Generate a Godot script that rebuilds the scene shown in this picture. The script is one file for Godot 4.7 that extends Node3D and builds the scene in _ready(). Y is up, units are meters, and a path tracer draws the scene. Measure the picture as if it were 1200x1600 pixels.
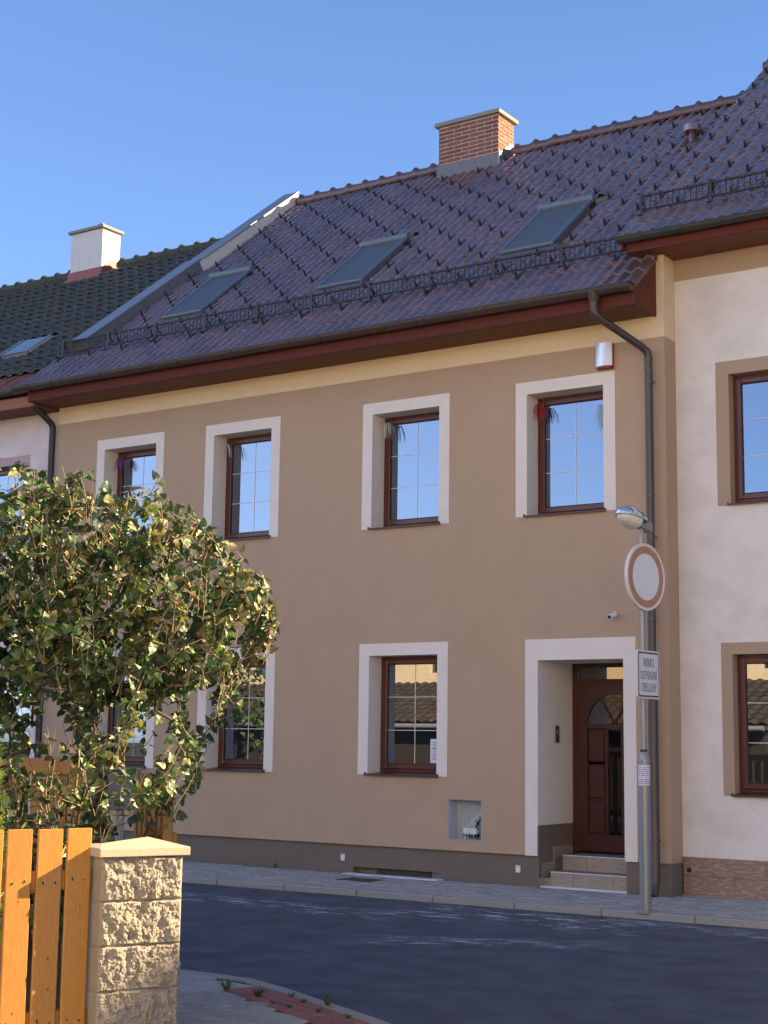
extends Node3D
# A row of old terraced houses on a shaded street corner, low warm sun from behind the row.
# x runs along the row, y up, z out of the row towards the street; metres.

var rng := RandomNumberGenerator.new()
var noise := FastNoiseLite.new()
var MAT := {}
var TEX := {}
var names := {}
var eye := Vector3(0, 1.674, 16.0)
const SLOPE := 39.0

# ---------------------------------------------------------------- mesh collector
class MB:
	var v := PackedVector3Array()
	var n := PackedVector3Array()
	var ix := PackedInt32Array()
	func tri(a: Vector3, b: Vector3, c: Vector3) -> void:
		var m := (b - a).cross(c - a)
		if m.length() < 1e-12:
			return
		m = m.normalized()
		var k := v.size()
		v.append_array([a, b, c])
		n.append_array([m, m, m])
		ix.append_array([k, k + 2, k + 1])
	func quad(a: Vector3, b: Vector3, c: Vector3, d: Vector3) -> void:
		var m := (c - a).cross(d - b)
		if m.length() < 1e-12:
			return
		m = m.normalized()
		var k := v.size()
		v.append_array([a, b, c, d])
		n.append_array([m, m, m, m])
		ix.append_array([k, k + 2, k + 1, k, k + 3, k + 2])
	func quadn(a: Vector3, b: Vector3, c: Vector3, d: Vector3, na: Vector3, nb: Vector3, nc: Vector3, nd: Vector3) -> void:
		var k := v.size()
		v.append_array([a, b, c, d])
		n.append_array([na, nb, nc, nd])
		ix.append_array([k, k + 2, k + 1, k, k + 3, k + 2])
	# a box with chamfered edges, corners lo..hi, optionally placed by a transform
	func box(lo: Vector3, hi: Vector3, bev := 0.0, xf := Transform3D.IDENTITY) -> void:
		var b: float = minf(bev, 0.45 * minf(hi.x - lo.x, minf(hi.y - lo.y, hi.z - lo.z)))
		var ctr := (lo + hi) * 0.5
		var h := (hi - lo) * 0.5
		if b <= 0.0:
			var p := []
			for i in 8:
				p.append(xf * (ctr + Vector3(h.x if i & 1 else -h.x, h.y if i & 2 else -h.y, h.z if i & 4 else -h.z)))
			quad(p[4], p[5], p[7], p[6])
			quad(p[1], p[0], p[2], p[3])
			quad(p[5], p[1], p[3], p[7])
			quad(p[0], p[4], p[6], p[2])
			quad(p[6], p[7], p[3], p[2])
			quad(p[0], p[1], p[5], p[4])
			return
		var ax := [Vector3(1, 0, 0), Vector3(0, 1, 0), Vector3(0, 0, 1)]
		# point on face axis f with sign sf, at the corner signs
		var pt := func(sg: Array, f: int) -> Vector3:
			var q := Vector3.ZERO
			for k in 3:
				q[k] = sg[k] * (h[k] if k == f else h[k] - b)
			return xf * (ctr + q)
		for f in 3:
			var f1 := (f + 1) % 3
			var f2 := (f + 2) % 3
			for s in [-1.0, 1.0]:
				var c4 := []
				for uv in [[-1, -1], [1, -1], [1, 1], [-1, 1]]:
					var sg := [0.0, 0.0, 0.0]
					sg[f] = s
					sg[f1] = float(uv[0])
					sg[f2] = float(uv[1])
					c4.append(pt.call(sg, f))
				if s > 0:
					quad(c4[0], c4[1], c4[2], c4[3])
				else:
					quad(c4[3], c4[2], c4[1], c4[0])
			# edges between faces f and f1, running along f2
			for s in [-1.0, 1.0]:
				for s1 in [-1.0, 1.0]:
					var lo_s := [0.0, 0.0, 0.0]
					lo_s[f] = s
					lo_s[f1] = s1
					lo_s[f2] = -1.0
					var hi_s := lo_s.duplicate()
					hi_s[f2] = 1.0
					var a: Vector3 = pt.call(lo_s, f)
					var bq: Vector3 = pt.call(lo_s, f1)
					var cq: Vector3 = pt.call(hi_s, f1)
					var d: Vector3 = pt.call(hi_s, f)
					if s * s1 > 0:
						quad(a, bq, cq, d)
					else:
						quad(d, cq, bq, a)
		for i in 8:
			var sg := [1.0 if i & 1 else -1.0, 1.0 if i & 2 else -1.0, 1.0 if i & 4 else -1.0]
			var a: Vector3 = pt.call(sg, 0)
			var bq: Vector3 = pt.call(sg, 1)
			var cq: Vector3 = pt.call(sg, 2)
			if sg[0] * sg[1] * sg[2] > 0:
				tri(a, bq, cq)
			else:
				tri(a, cq, bq)
	# polygon in local xy (counter-clockwise seen from +z), from z0 to z1
	func extrude(poly: PackedVector2Array, z0: float, z1: float, xf := Transform3D.IDENTITY) -> void:
		var pl := poly
		if Geometry2D.is_polygon_clockwise(pl):
			pl = poly.duplicate()
			pl.reverse()
		var t := Geometry2D.triangulate_polygon(pl)
		for i in range(0, t.size(), 3):
			var a := pl[t[i]]
			var b := pl[t[i + 1]]
			var c := pl[t[i + 2]]
			if (b - a).cross(c - a) < 0:
				var w := b
				b = c
				c = w
			tri(xf * Vector3(a.x, a.y, z1), xf * Vector3(b.x, b.y, z1), xf * Vector3(c.x, c.y, z1))
			tri(xf * Vector3(a.x, a.y, z0), xf * Vector3(c.x, c.y, z0), xf * Vector3(b.x, b.y, z0))
		for i in pl.size():
			var a := pl[i]
			var b := pl[(i + 1) % pl.size()]
			quad(xf * Vector3(a.x, a.y, z0), xf * Vector3(b.x, b.y, z0), xf * Vector3(b.x, b.y, z1), xf * Vector3(a.x, a.y, z1))
	func tube(pts: Array, rad: Array, sides := 8, caps := true) -> void:
		var rings := []
		var nrm := []
		var side := Vector3.ZERO
		for i in pts.size():
			var d: Vector3
			if i == 0:
				d = pts[1] - pts[0]
			elif i == pts.size() - 1:
				d = pts[i] - pts[i - 1]
			else:
				d = (pts[i] - pts[i - 1]).normalized() + (pts[i + 1] - pts[i]).normalized()
			d = d.normalized()
			if side == Vector3.ZERO:
				side = d.cross(Vector3(0.31, 0.2, 0.93) if absf(d.y) > 0.5 else Vector3.UP).normalized()
			side = (side - d * side.dot(d)).normalized()
			var up := d.cross(side)
			var ring := []
			var rn := []
			for k in sides:
				var a := TAU * k / sides
				var q := side * cos(a) + up * sin(a)
				rn.append(q)
				ring.append(pts[i] + q * rad[i])
			rings.append(ring)
			nrm.append(rn)
		for i in pts.size() - 1:
			for k in sides:
				var k2 := (k + 1) % sides
				quadn(rings[i][k], rings[i][k2], rings[i + 1][k2], rings[i + 1][k], nrm[i][k], nrm[i][k2], nrm[i + 1][k2], nrm[i + 1][k])
		if caps:
			var z: int = pts.size() - 1
			for k in sides:
				var k2 := (k + 1) % sides
				tri(pts[0], rings[0][k2], rings[0][k])
				tri(pts[z], rings[z][k], rings[z][k2])
	# revolve profile [(r, y), ...] (bottom to top) about local y
	func lathe(prof: Array, sides := 24, xf := Transform3D.IDENTITY, smooth := true) -> void:
		for i in prof.size() - 1:
			var p: Vector2 = prof[i]
			var q: Vector2 = prof[i + 1]
			var t := (q - p)
			if t.length() < 1e-7:
				continue
			var m2 := Vector2(t.y, -t.x).normalized()
			for k in sides:
				var a := TAU * k / sides
				var b := TAU * (k + 1) / sides
				var ca := Vector3(cos(a), 0, -sin(a))
				var cb := Vector3(cos(b), 0, -sin(b))
				var A := xf * (ca * p.x + Vector3(0, p.y, 0))
				var B := xf * (cb * p.x + Vector3(0, p.y, 0))
				var C := xf * (cb * q.x + Vector3(0, q.y, 0))
				var D := xf * (ca * q.x + Vector3(0, q.y, 0))
				var na := (xf.basis * (ca * m2.x + Vector3(0, m2.y, 0))).normalized()
				var nb := (xf.basis * (cb * m2.x + Vector3(0, m2.y, 0))).normalized()
				if smooth:
					quadn(A, B, C, D, na, nb, nb, na)
				else:
					quad(A, B, C, D)
	# a wall sheet in the plane z, over the grid xs, ys, without the holes (Rect2s); holes get reveals back to zb
	func wall(x0: float, x1: float, y0: float, y1: float, holes: Array, z: float, zb: float) -> void:
		var xs := [x0, x1]
		var ys := [y0, y1]
		for h in holes:
			for q in [h.position.x, h.end.x]:
				if q > x0 and q < x1 and not xs.has(q):
					xs.append(q)
			for q in [h.position.y, h.end.y]:
				if q > y0 and q < y1 and not ys.has(q):
					ys.append(q)
		xs.sort()
		ys.sort()
		for i in xs.size() - 1:
			for j in ys.size() - 1:
				var c := Vector2((xs[i] + xs[i + 1]) / 2, (ys[j] + ys[j + 1]) / 2)
				var open := false
				for h in holes:
					if h.has_point(c):
						open = true
				if open:
					continue
				quad(Vector3(xs[i], ys[j], z), Vector3(xs[i + 1], ys[j], z), Vector3(xs[i + 1], ys[j + 1], z), Vector3(xs[i], ys[j + 1], z))
				quad(Vector3(xs[i + 1], ys[j], zb), Vector3(xs[i], ys[j], zb), Vector3(xs[i], ys[j + 1], zb), Vector3(xs[i + 1], ys[j + 1], zb))
		for h in holes:
			var a: Vector2 = h.position.max(Vector2(x0, y0))
			var b: Vector2 = h.end.min(Vector2(x1, y1))
			if a.x >= b.x or a.y >= b.y:
				continue
			quad(Vector3(a.x, a.y, z), Vector3(a.x, a.y, zb), Vector3(a.x, b.y, zb), Vector3(a.x, b.y, z)) # faces +x
			quad(Vector3(b.x, a.y, zb), Vector3(b.x, a.y, z), Vector3(b.x, b.y, z), Vector3(b.x, b.y, zb))
			if h.end.y < y1:
				quad(Vector3(a.x, b.y, z), Vector3(a.x, b.y, zb), Vector3(b.x, b.y, zb), Vector3(b.x, b.y, z))
			if h.position.y > y0:
				quad(Vector3(a.x, a.y, zb), Vector3(a.x, a.y, z), Vector3(b.x, a.y, z), Vector3(b.x, a.y, zb))
		quad(Vector3(x1, y0, z), Vector3(x1, y0, zb), Vector3(x1, y1, zb), Vector3(x1, y1, z))
		quad(Vector3(x0, y0, zb), Vector3(x0, y0, z), Vector3(x0, y1, z), Vector3(x0, y1, zb))
		for i in xs.size() - 1:
			var open := false
			var open_top := false
			for h in holes:
				if h.has_point(Vector2((xs[i] + xs[i + 1]) / 2, y0 + 0.001)):
					open = true
				if h.has_point(Vector2((xs[i] + xs[i + 1]) / 2, y1 - 0.001)):
					open_top = true
			if not open_top:
				quad(Vector3(xs[i], y1, z), Vector3(xs[i + 1], y1, z), Vector3(xs[i + 1], y1, zb), Vector3(xs[i], y1, zb))
			if not open:
				quad(Vector3(xs[i], y0, zb), Vector3(xs[i + 1], y0, zb), Vector3(xs[i + 1], y0, z), Vector3(xs[i], y0, z))
	func mesh() -> ArrayMesh:
		var a := []
		a.resize(Mesh.ARRAY_MAX)
		a[Mesh.ARRAY_VERTEX] = v
		a[Mesh.ARRAY_NORMAL] = n
		a[Mesh.ARRAY_INDEX] = ix
		var m := ArrayMesh.new()
		m.add_surface_from_arrays(Mesh.PRIMITIVE_TRIANGLES, a)
		return m

# ---------------------------------------------------------------- nodes
func numbered(called: String) -> String:
	if not names.has(called):
		names[called] = 0
		return called
	names[called] += 1
	return "%s_%03d" % [called, names[called]]

func thing(called: String, label: String, category: String, at := Vector3.ZERO, turn := 0.0, group := "") -> Node3D:
	var o := Node3D.new()
	o.name = numbered(called)
	add_child(o)
	o.position = at
	o.rotation.y = turn
	tag(o, label, category, group)
	return o

func tag(o: Node, label: String, category := "", group := "", kind := "") -> void:
	if label:
		o.set_meta("label", label)
	if category:
		o.set_meta("category", category)
	if group:
		o.set_meta("group", group)
	if kind:
		o.set_meta("kind", kind)

func part(called: String, m: Variant, mat: Material, parent: Node, xf := Transform3D.IDENTITY) -> MeshInstance3D:
	var o := MeshInstance3D.new()
	o.name = called
	o.mesh = m.mesh() if m is MB else m
	o.material_override = mat
	o.transform = xf
	parent.add_child(o, true)
	return o

func holder(called: String, parent: Node, at := Vector3.ZERO) -> Node3D:
	var o := Node3D.new()
	o.name = called
	o.position = at
	parent.add_child(o, true)
	return o

func structure(called: String, m: Variant, mat: Material) -> MeshInstance3D:
	var o := part(called, m, mat, self)
	o.set_meta("kind", "structure")
	return o

func copies(called: String, m: Mesh, mat: Material, places: Array, colors: Array, parent: Node) -> MultiMeshInstance3D:
	var mm := MultiMesh.new()
	mm.transform_format = MultiMesh.TRANSFORM_3D
	mm.use_colors = colors.size() > 0
	mm.mesh = m
	mm.instance_count = places.size()
	for i in places.size():
		mm.set_instance_transform(i, places[i])
		if colors.size() > 0:
			mm.set_instance_color(i, colors[i])
	var o := MultiMeshInstance3D.new()
	o.name = called
	o.multimesh = mm
	o.material_override = mat
	o.set_meta("kind", "stuff")
	parent.add_child(o, true)
	return o

func turned(at: Vector3, yaw: float) -> Transform3D:
	return Transform3D(Basis(Vector3.UP, yaw), at)

# ---------------------------------------------------------------- textures and materials
func lin(r: float, g: float, b: float, a := 1.0) -> Color:
	var c := Color(r, g, b).linear_to_srgb()
	c.a = a
	return c

func noise_tex(seed: int, freq: float, lo: float, hi: float, size := 512, octaves := 4, kind := FastNoiseLite.TYPE_SIMPLEX_SMOOTH, bias := 0.5) -> NoiseTexture2D:
	var f := FastNoiseLite.new()
	f.seed = seed
	f.noise_type = kind
	f.frequency = freq
	f.fractal_octaves = octaves
	var t := NoiseTexture2D.new()
	t.width = size
	t.height = size
	t.seamless = true
	t.generate_mipmaps = false
	t.noise = f
	var g := Gradient.new()
	g.offsets = PackedFloat32Array([0.0, bias, 1.0])
	var m := (lo + hi) / 2
	g.colors = PackedColorArray([Color(lo, lo, lo), Color(m, m, m), Color(hi, hi, hi)])
	t.color_ramp = g
	return t

func ramp_tex(seed: int, freq: float, offs: Array, cols: Array, size := 512, octaves := 4, kind := FastNoiseLite.TYPE_SIMPLEX_SMOOTH) -> NoiseTexture2D:
	var t := noise_tex(seed, freq, 0, 1, size, octaves, kind)
	var g := Gradient.new()
	g.offsets = PackedFloat32Array(offs)
	g.colors = PackedColorArray(cols)
	t.color_ramp = g
	return t

func mat(called: String, color: Color, rough := 0.8, opts := {}) -> StandardMaterial3D:
	var m := StandardMaterial3D.new()
	m.resource_name = called
	m.albedo_color = color
	m.roughness = rough
	m.metallic = opts.get("metal", 0.0)
	m.metallic_specular = opts.get("spec", 0.5)
	if opts.has("tex") or opts.has("bump") or opts.has("rtex"):
		if not opts.get("uv", false):
			m.uv1_triplanar = true
			m.uv1_world_triplanar = opts.get("world", true)
			m.uv1_triplanar_sharpness = 4.0
		var s = opts.get("scale", 1.0)
		m.uv1_scale = s if s is Vector3 else Vector3(s, s, s)
		m.uv1_offset = opts.get("offset", Vector3.ZERO)
	if opts.has("tex"):
		m.albedo_texture = opts.tex
	if opts.has("rtex"):
		m.roughness_texture = opts.rtex
		m.roughness_texture_channel = BaseMaterial3D.TEXTURE_CHANNEL_RED
	if opts.has("bump"):
		m.heightmap_enabled = true
		m.heightmap_texture = opts.bump
		m.heightmap_scale = opts.get("depth", 0.1)
	if opts.has("detail"):
		m.detail_enabled = true
		m.detail_blend_mode = BaseMaterial3D.BLEND_MODE_MUL
		m.detail_uv_layer = BaseMaterial3D.DETAIL_UV_2
		m.detail_albedo = opts.detail
		m.uv2_triplanar = true
		m.uv2_world_triplanar = true
		var ds = opts.get("dscale", 0.3)
		m.uv2_scale = ds if ds is Vector3 else Vector3(ds, ds, ds)
	if opts.has("coat"):
		m.clearcoat_enabled = true
		m.clearcoat = opts.coat
		m.clearcoat_roughness = opts.get("coat_rough", 0.1)
	if opts.get("vc", false):
		m.vertex_color_use_as_albedo = true
	if opts.has("back"):
		m.backlight_enabled = true
		m.backlight = opts.back
	if opts.get("double", false):
		m.cull_mode = BaseMaterial3D.CULL_DISABLED
	MAT[called] = m
	return m

func make_materials() -> void:
	TEX.grain = noise_tex(11, 0.11, 0.92, 1.0, 512, 3)
	TEX.grit = noise_tex(12, 0.22, 0.0, 1.0, 512, 2)
	TEX.blotch = noise_tex(13, 0.012, 0.92, 1.0, 512, 4)
	TEX.soft = noise_tex(14, 0.02, 0.0, 1.0, 512, 5)
	TEX.stone = noise_tex(15, 0.06, 0.62, 1.0, 512, 5)
	TEX.wood = ramp_tex(16, 0.03, [0.0, 0.35, 0.5, 0.62, 1.0], [Color(0.86, 0.82, 0.76), Color(0.96, 0.94, 0.91), Color(1, 1, 1), Color(0.95, 0.93, 0.89), Color(0.87, 0.83, 0.76)], 512, 5)
	TEX.asphalt = ramp_tex(17, 0.30, [0.0, 0.42, 0.55, 0.72, 1.0], [Color(0.62, 0.62, 0.64), Color(0.78, 0.78, 0.80), Color(0.86, 0.86, 0.87), Color(0.95, 0.95, 0.95), Color(1, 1, 1)], 1024, 2)
	TEX.wear = ramp_tex(18, 0.010, [0.0, 0.3, 0.55, 0.75, 1.0], [Color(0.72, 0.72, 0.74), Color(0.82, 0.82, 0.84), Color(0.90, 0.90, 0.90), Color(0.97, 0.97, 0.96), Color(1, 1, 1)], 1024, 6)
	TEX.old_plaster = ramp_tex(28, 0.014, [0.0, 0.3, 0.5, 0.72, 1.0], [Color(0.94, 0.935, 0.93), Color(0.965, 0.96, 0.955), Color(0.985, 0.985, 0.98), Color(1, 1, 1), Color(0.96, 0.955, 0.95)], 1024, 6)
	TEX.marble = ramp_tex(29, 0.02, [0.0, 0.45, 0.55, 1.0], [Color(0.86, 0.85, 0.84), Color(0.95, 0.95, 0.94), Color(1, 1, 1), Color(0.90, 0.89, 0.87)], 512, 5)
	TEX.slate = ramp_tex(19, 0.03, [0.0, 0.4, 0.5, 0.62, 0.8, 1.0], [Color(0.76, 0.68, 0.64), Color(0.88, 0.82, 0.78), Color(0.80, 0.73, 0.69), Color(0.94, 0.90, 0.87), Color(1.0, 0.97, 0.95), Color(0.86, 0.80, 0.76)], 512, 5)
	TEX.moss = ramp_tex(20, 0.02, [0.0, 0.4, 0.52, 0.66, 1.0], [Color(0.75, 0.62, 0.52), Color(0.62, 0.64, 0.62), Color(0.72, 0.78, 0.74), Color(0.88, 0.95, 0.86), Color(0.80, 0.66, 0.55)], 512, 5)
	TEX.streak = ramp_tex(21, 0.02, [0.0, 0.45, 0.6, 1.0], [Color(0.98, 0.978, 0.975), Color(0.99, 0.99, 0.99), Color(1, 1, 1), Color(0.985, 0.985, 0.983)], 512, 5)

	mat("render_brown", lin(0.52, 0.375, 0.255), 0.93, {"tex": TEX.grain, "scale": 1.6, "bump": TEX.grit, "depth": 0.10, "detail": TEX.streak, "dscale": Vector3(0.12, 0.07, 0.12)})
	mat("render_white", lin(0.86, 0.80, 0.73), 0.92, {"tex": TEX.grain, "scale": 1.6, "bump": TEX.grit, "depth": 0.06, "detail": TEX.streak, "dscale": 0.21})
	mat("render_cream", lin(0.86, 0.71, 0.49), 0.93, {"tex": TEX.grain, "scale": 1.6, "bump": TEX.grit, "depth": 0.10, "detail": TEX.streak, "dscale": Vector3(0.13, 0.09, 0.13)})
	mat("render_neighbour", lin(0.85, 0.81, 0.76), 0.94, {"tex": TEX.grain, "scale": 1.3, "bump": TEX.soft, "depth": 0.3, "detail": TEX.old_plaster, "dscale": Vector3(0.11, 0.13, 0.11)})
	mat("render_neighbour_brown", lin(0.46, 0.345, 0.245), 0.93, {"tex": TEX.grain, "scale": 1.4, "bump": TEX.grit, "depth": 0.10})
	mat("render_pink", lin(0.82, 0.73, 0.72), 0.94, {"tex": TEX.grain, "scale": 1.3, "bump": TEX.soft, "depth": 0.3, "detail": TEX.old_plaster, "dscale": Vector3(0.1, 0.12, 0.1)})
	mat("render_pink_trim", lin(0.55, 0.40, 0.42), 0.94, {"tex": TEX.grain, "scale": 1.3})
	mat("plinth_render", lin(0.30, 0.245, 0.195), 0.95, {"tex": TEX.stone, "scale": 3.0, "bump": TEX.grit, "depth": 0.25})
	mat("plinth_tile", lin(0.40, 0.315, 0.27), 0.6, {"tex": TEX.slate, "scale": Vector3(0.45, 1.9, 0.45), "bump": TEX.soft, "depth": 0.08})
	mat("roof_tile", lin(0.165, 0.100, 0.100), 0.24, {"tex": TEX.grain, "scale": 2.0, "rtex": TEX.blotch, "spec": 0.74, "coat": 1.0, "coat_rough": 0.10})
	mat("roof_tile_dark", lin(0.135, 0.084, 0.086), 0.20, {"tex": TEX.grain, "scale": 2.0, "rtex": TEX.blotch, "spec": 0.74, "coat": 1.0, "coat_rough": 0.10})
	mat("roof_tile_light", lin(0.195, 0.118, 0.114), 0.27, {"tex": TEX.grain, "scale": 2.0, "rtex": TEX.blotch, "spec": 0.74, "coat": 1.0, "coat_rough": 0.10})
	mat("roof_tile_mass", Color(1, 1, 1), 0.24, {"tex": TEX.grain, "scale": 2.0, "rtex": TEX.blotch, "spec": 0.74, "coat": 1.0, "coat_rough": 0.10, "vc": true})
	mat("old_tile", lin(0.125, 0.120, 0.116), 0.55, {"tex": TEX.moss, "scale": 0.9})
	mat("old_tile_brown", lin(0.165, 0.118, 0.090), 0.55, {"tex": TEX.moss, "scale": 0.9})
	mat("old_tile_mossy", lin(0.115, 0.125, 0.105), 0.6, {"tex": TEX.moss, "scale": 0.9})
	mat("old_tile_mass", Color(1, 1, 1), 0.75, {"tex": TEX.moss, "scale": 0.9, "vc": true})
	mat("red_tile", lin(0.20, 0.066, 0.052), 0.55, {"tex": TEX.grain, "scale": 2.0})
	mat("roof_deck", lin(0.24, 0.17, 0.115), 0.9, {"tex": TEX.wood, "scale": Vector3(0.8, 6, 6)})
	mat("hook_metal", lin(0.025, 0.018, 0.018), 0.5)
	mat("ridge_tile", lin(0.115, 0.056, 0.052), 0.28, {"tex": TEX.grain, "scale": 2.0, "spec": 0.6})
	mat("old_ridge", lin(0.13, 0.12, 0.10), 0.85, {"tex": TEX.moss, "scale": 1.4})
	mat("mortar", lin(0.42, 0.40, 0.37), 0.95, {"tex": TEX.stone, "scale": 3.0})
	mat("brick", lin(0.36, 0.140, 0.105), 0.85, {"tex": TEX.stone, "scale": 2.2, "bump": TEX.grit, "depth": 0.1})
	mat("brick_dark", lin(0.31, 0.118, 0.092), 0.85, {"tex": TEX.stone, "scale": 2.2, "bump": TEX.grit, "depth": 0.1})
	mat("brick_light", lin(0.40, 0.165, 0.125), 0.85, {"tex": TEX.stone, "scale": 2.2, "bump": TEX.grit, "depth": 0.1})
	mat("joint", lin(0.74, 0.60, 0.52), 0.95, {"tex": TEX.grain, "scale": 3.0})
	mat("concrete", lin(0.42, 0.40, 0.36), 0.92, {"tex": TEX.stone, "scale": 2.0, "bump": TEX.grit, "depth": 0.15})
	mat("flashing_grey", lin(0.16, 0.155, 0.165), 0.5, {"metal": 0.2, "tex": TEX.blotch, "scale": 1.0})
	mat("flashing_red", lin(0.30, 0.085, 0.075), 0.6, {"tex": TEX.blotch, "scale": 1.0})
	mat("parapet_cap", lin(0.30, 0.31, 0.33), 0.45, {"metal": 0.5, "tex": TEX.blotch, "scale": 0.8})
	mat("parapet_side", lin(0.20, 0.20, 0.205), 0.55, {"metal": 0.3, "tex": TEX.blotch, "scale": 0.8})
	mat("chimney_and_lit_cheek", lin(0.72, 0.69, 0.64), 0.93, {"tex": TEX.blotch, "scale": 1.4})
	mat("gutter_brown", lin(0.072, 0.053, 0.047), 0.34, {"tex": TEX.blotch, "scale": 1.2})
	mat("gutter_dark", lin(0.045, 0.050, 0.046), 0.38, {"tex": TEX.blotch, "scale": 1.2})
	mat("gutter_clip", lin(0.12, 0.09, 0.085), 0.4)
	mat("fascia_red", lin(0.125, 0.033, 0.025), 0.65, {"tex": TEX.wood, "scale": Vector3(0.8, 9, 9), "spec": 0.3})
	mat("soffit_wood", lin(0.20, 0.080, 0.048), 0.6, {"tex": TEX.wood, "scale": Vector3(0.8, 9, 9), "spec": 0.35})
	mat("verge_wood", lin(0.15, 0.036, 0.026), 0.6, {"tex": TEX.wood, "scale": Vector3(9, 0.8, 9), "spec": 0.35})
	mat("frame_wood", lin(0.115, 0.030, 0.021), 0.36, {"tex": TEX.wood, "scale": Vector3(7, 1.4, 7), "coat": 0.15, "coat_rough": 0.25})
	mat("frame_wood_flat", lin(0.115, 0.030, 0.021), 0.36, {"tex": TEX.wood, "scale": Vector3(1.4, 7, 7), "coat": 0.15, "coat_rough": 0.25})
	mat("door_wood", lin(0.075, 0.020, 0.014), 0.45, {"tex": TEX.wood, "scale": Vector3(7, 1.2, 7)})
	mat("rubber", lin(0.015, 0.015, 0.016), 0.6)
	mat("sill_metal", lin(0.075, 0.045, 0.042), 0.38, {"tex": TEX.blotch, "scale": 1.2})
	mat("muntin", lin(0.80, 0.77, 0.68), 0.45)
	mat("glass", Color(lin(0.215, 0.255, 0.32), 0.02), 0.0, {"metal": 0.93, "spec": 0.5})
	mat("glass_door", Color(lin(0.075, 0.08, 0.095), 0.02), 0.02, {"metal": 0.9, "spec": 0.5})
	mat("glass_fan", Color(lin(0.16, 0.17, 0.19), 0.02), 0.02, {"metal": 0.92, "spec": 0.5})
	mat("room", lin(0.10, 0.095, 0.09), 0.9)
	mat("curtain", lin(0.52, 0.55, 0.58), 0.9, {"tex": TEX.wood, "scale": Vector3(9, 0.4, 9), "back": Color(0.4, 0.4, 0.4), "double": true})
	mat("tile_step", lin(0.36, 0.30, 0.24), 0.5, {"tex": TEX.marble, "scale": Vector3(0.6, 2.6, 0.6)})
	mat("tile_tread", lin(0.23, 0.20, 0.18), 0.55, {"tex": TEX.marble, "scale": Vector3(0.6, 2.6, 0.6)})
	mat("trim_white", lin(0.70, 0.71, 0.73), 0.4)
	mat("white_plastic", lin(0.76, 0.76, 0.76), 0.42)
	mat("siren_silver", lin(0.72, 0.76, 0.82), 0.25, {"metal": 0.35})
	mat("siren_red", lin(0.28, 0.03, 0.025), 0.3)
	mat("dark_plastic", lin(0.02, 0.02, 0.022), 0.4)
	mat("niche_white", lin(0.50, 0.55, 0.60), 0.6, {"tex": TEX.blotch, "scale": 3.0})
	mat("wire_white", lin(0.7, 0.7, 0.7), 0.5)
	mat("wire_black", lin(0.02, 0.02, 0.02), 0.5)
	mat("steel", lin(0.46, 0.47, 0.48), 0.5, {"metal": 0.55, "tex": TEX.stone, "scale": 3.5, "rtex": TEX.stone})
	mat("steel_plate", lin(0.40, 0.39, 0.37), 0.35, {"metal": 0.7})
	mat("aluminium", lin(0.72, 0.74, 0.76), 0.20, {"metal": 0.85})
	mat("lamp_glass", Color(0.92, 0.90, 0.82, 0.22), 0.08, {"spec": 0.5})
	mat("lamp_inner", lin(0.6, 0.57, 0.48), 0.5)
	mat("sign_white", lin(0.74, 0.76, 0.80), 0.42)
	mat("sign_red", lin(0.50, 0.24, 0.14), 0.45, {"tex": TEX.marble, "scale": 1.4})  # red paled: the sheen at this steep angle is put into the colour
	mat("sign_rim", lin(0.70, 0.69, 0.68), 0.45)
	mat("sign_back", lin(0.30, 0.31, 0.33), 0.45, {"metal": 0.5})
	mat("sign_black", lin(0.018, 0.018, 0.020), 0.5)
	mat("road", lin(0.13, 0.153, 0.182), 0.86, {"tex": TEX.asphalt, "scale": 1.1, "bump": TEX.grit, "depth": 0.35, "detail": TEX.wear, "dscale": 0.16, "spec": 0.5})
	mat("earth", lin(0.09, 0.075, 0.05), 0.98, {"tex": TEX.stone, "scale": 0.8, "bump": TEX.soft, "depth": 2.0})
	mat("bedding", lin(0.07, 0.068, 0.062), 0.98, {"tex": TEX.stone, "scale": 2.0})
	mat("paver", lin(0.56, 0.55, 0.52), 0.9, {"tex": TEX.stone, "scale": 2.6, "bump": TEX.grit, "depth": 0.2})
	mat("paver_pale", lin(0.63, 0.62, 0.585), 0.9, {"tex": TEX.stone, "scale": 2.6, "bump": TEX.grit, "depth": 0.2})
	mat("paver_mass", Color(1, 1, 1), 0.9, {"tex": TEX.stone, "scale": 2.6, "bump": TEX.grit, "depth": 0.2, "vc": true})
	mat("paver_red", lin(0.52, 0.22, 0.175), 0.9, {"tex": TEX.stone, "scale": 2.6, "bump": TEX.grit, "depth": 0.2})
	mat("paver_red_dark", lin(0.46, 0.19, 0.15), 0.9, {"tex": TEX.stone, "scale": 2.6, "bump": TEX.grit, "depth": 0.2})
	mat("kerb", lin(0.50, 0.49, 0.45), 0.92, {"tex": TEX.stone, "scale": 2.0, "bump": TEX.grit, "depth": 0.2})
	mat("split_stone", lin(0.60, 0.565, 0.495), 0.95, {"tex": TEX.stone, "scale": 5.0, "bump": TEX.grit, "depth": 0.5})
	mat("cap_stone", lin(0.62, 0.565, 0.455), 0.93, {"tex": TEX.stone, "scale": 4.0, "bump": TEX.grit, "depth": 0.15})
	for i in 3:
		mat("picket_wood_%d" % i, lin(0.395 - 0.02 * i, 0.195 - 0.012 * i, 0.033), 0.45, {"tex": TEX.wood, "scale": Vector3(5.0, 0.55, 5.0), "offset": Vector3(0.37 * i, 0.23 * i, 0.11 * i), "world": false, "coat": 0.12, "coat_rough": 0.3})
	mat("picket_end", lin(0.50, 0.22, 0.05), 0.6)
	mat("screw", lin(0.03, 0.025, 0.02), 0.5, {"metal": 0.6})
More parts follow.
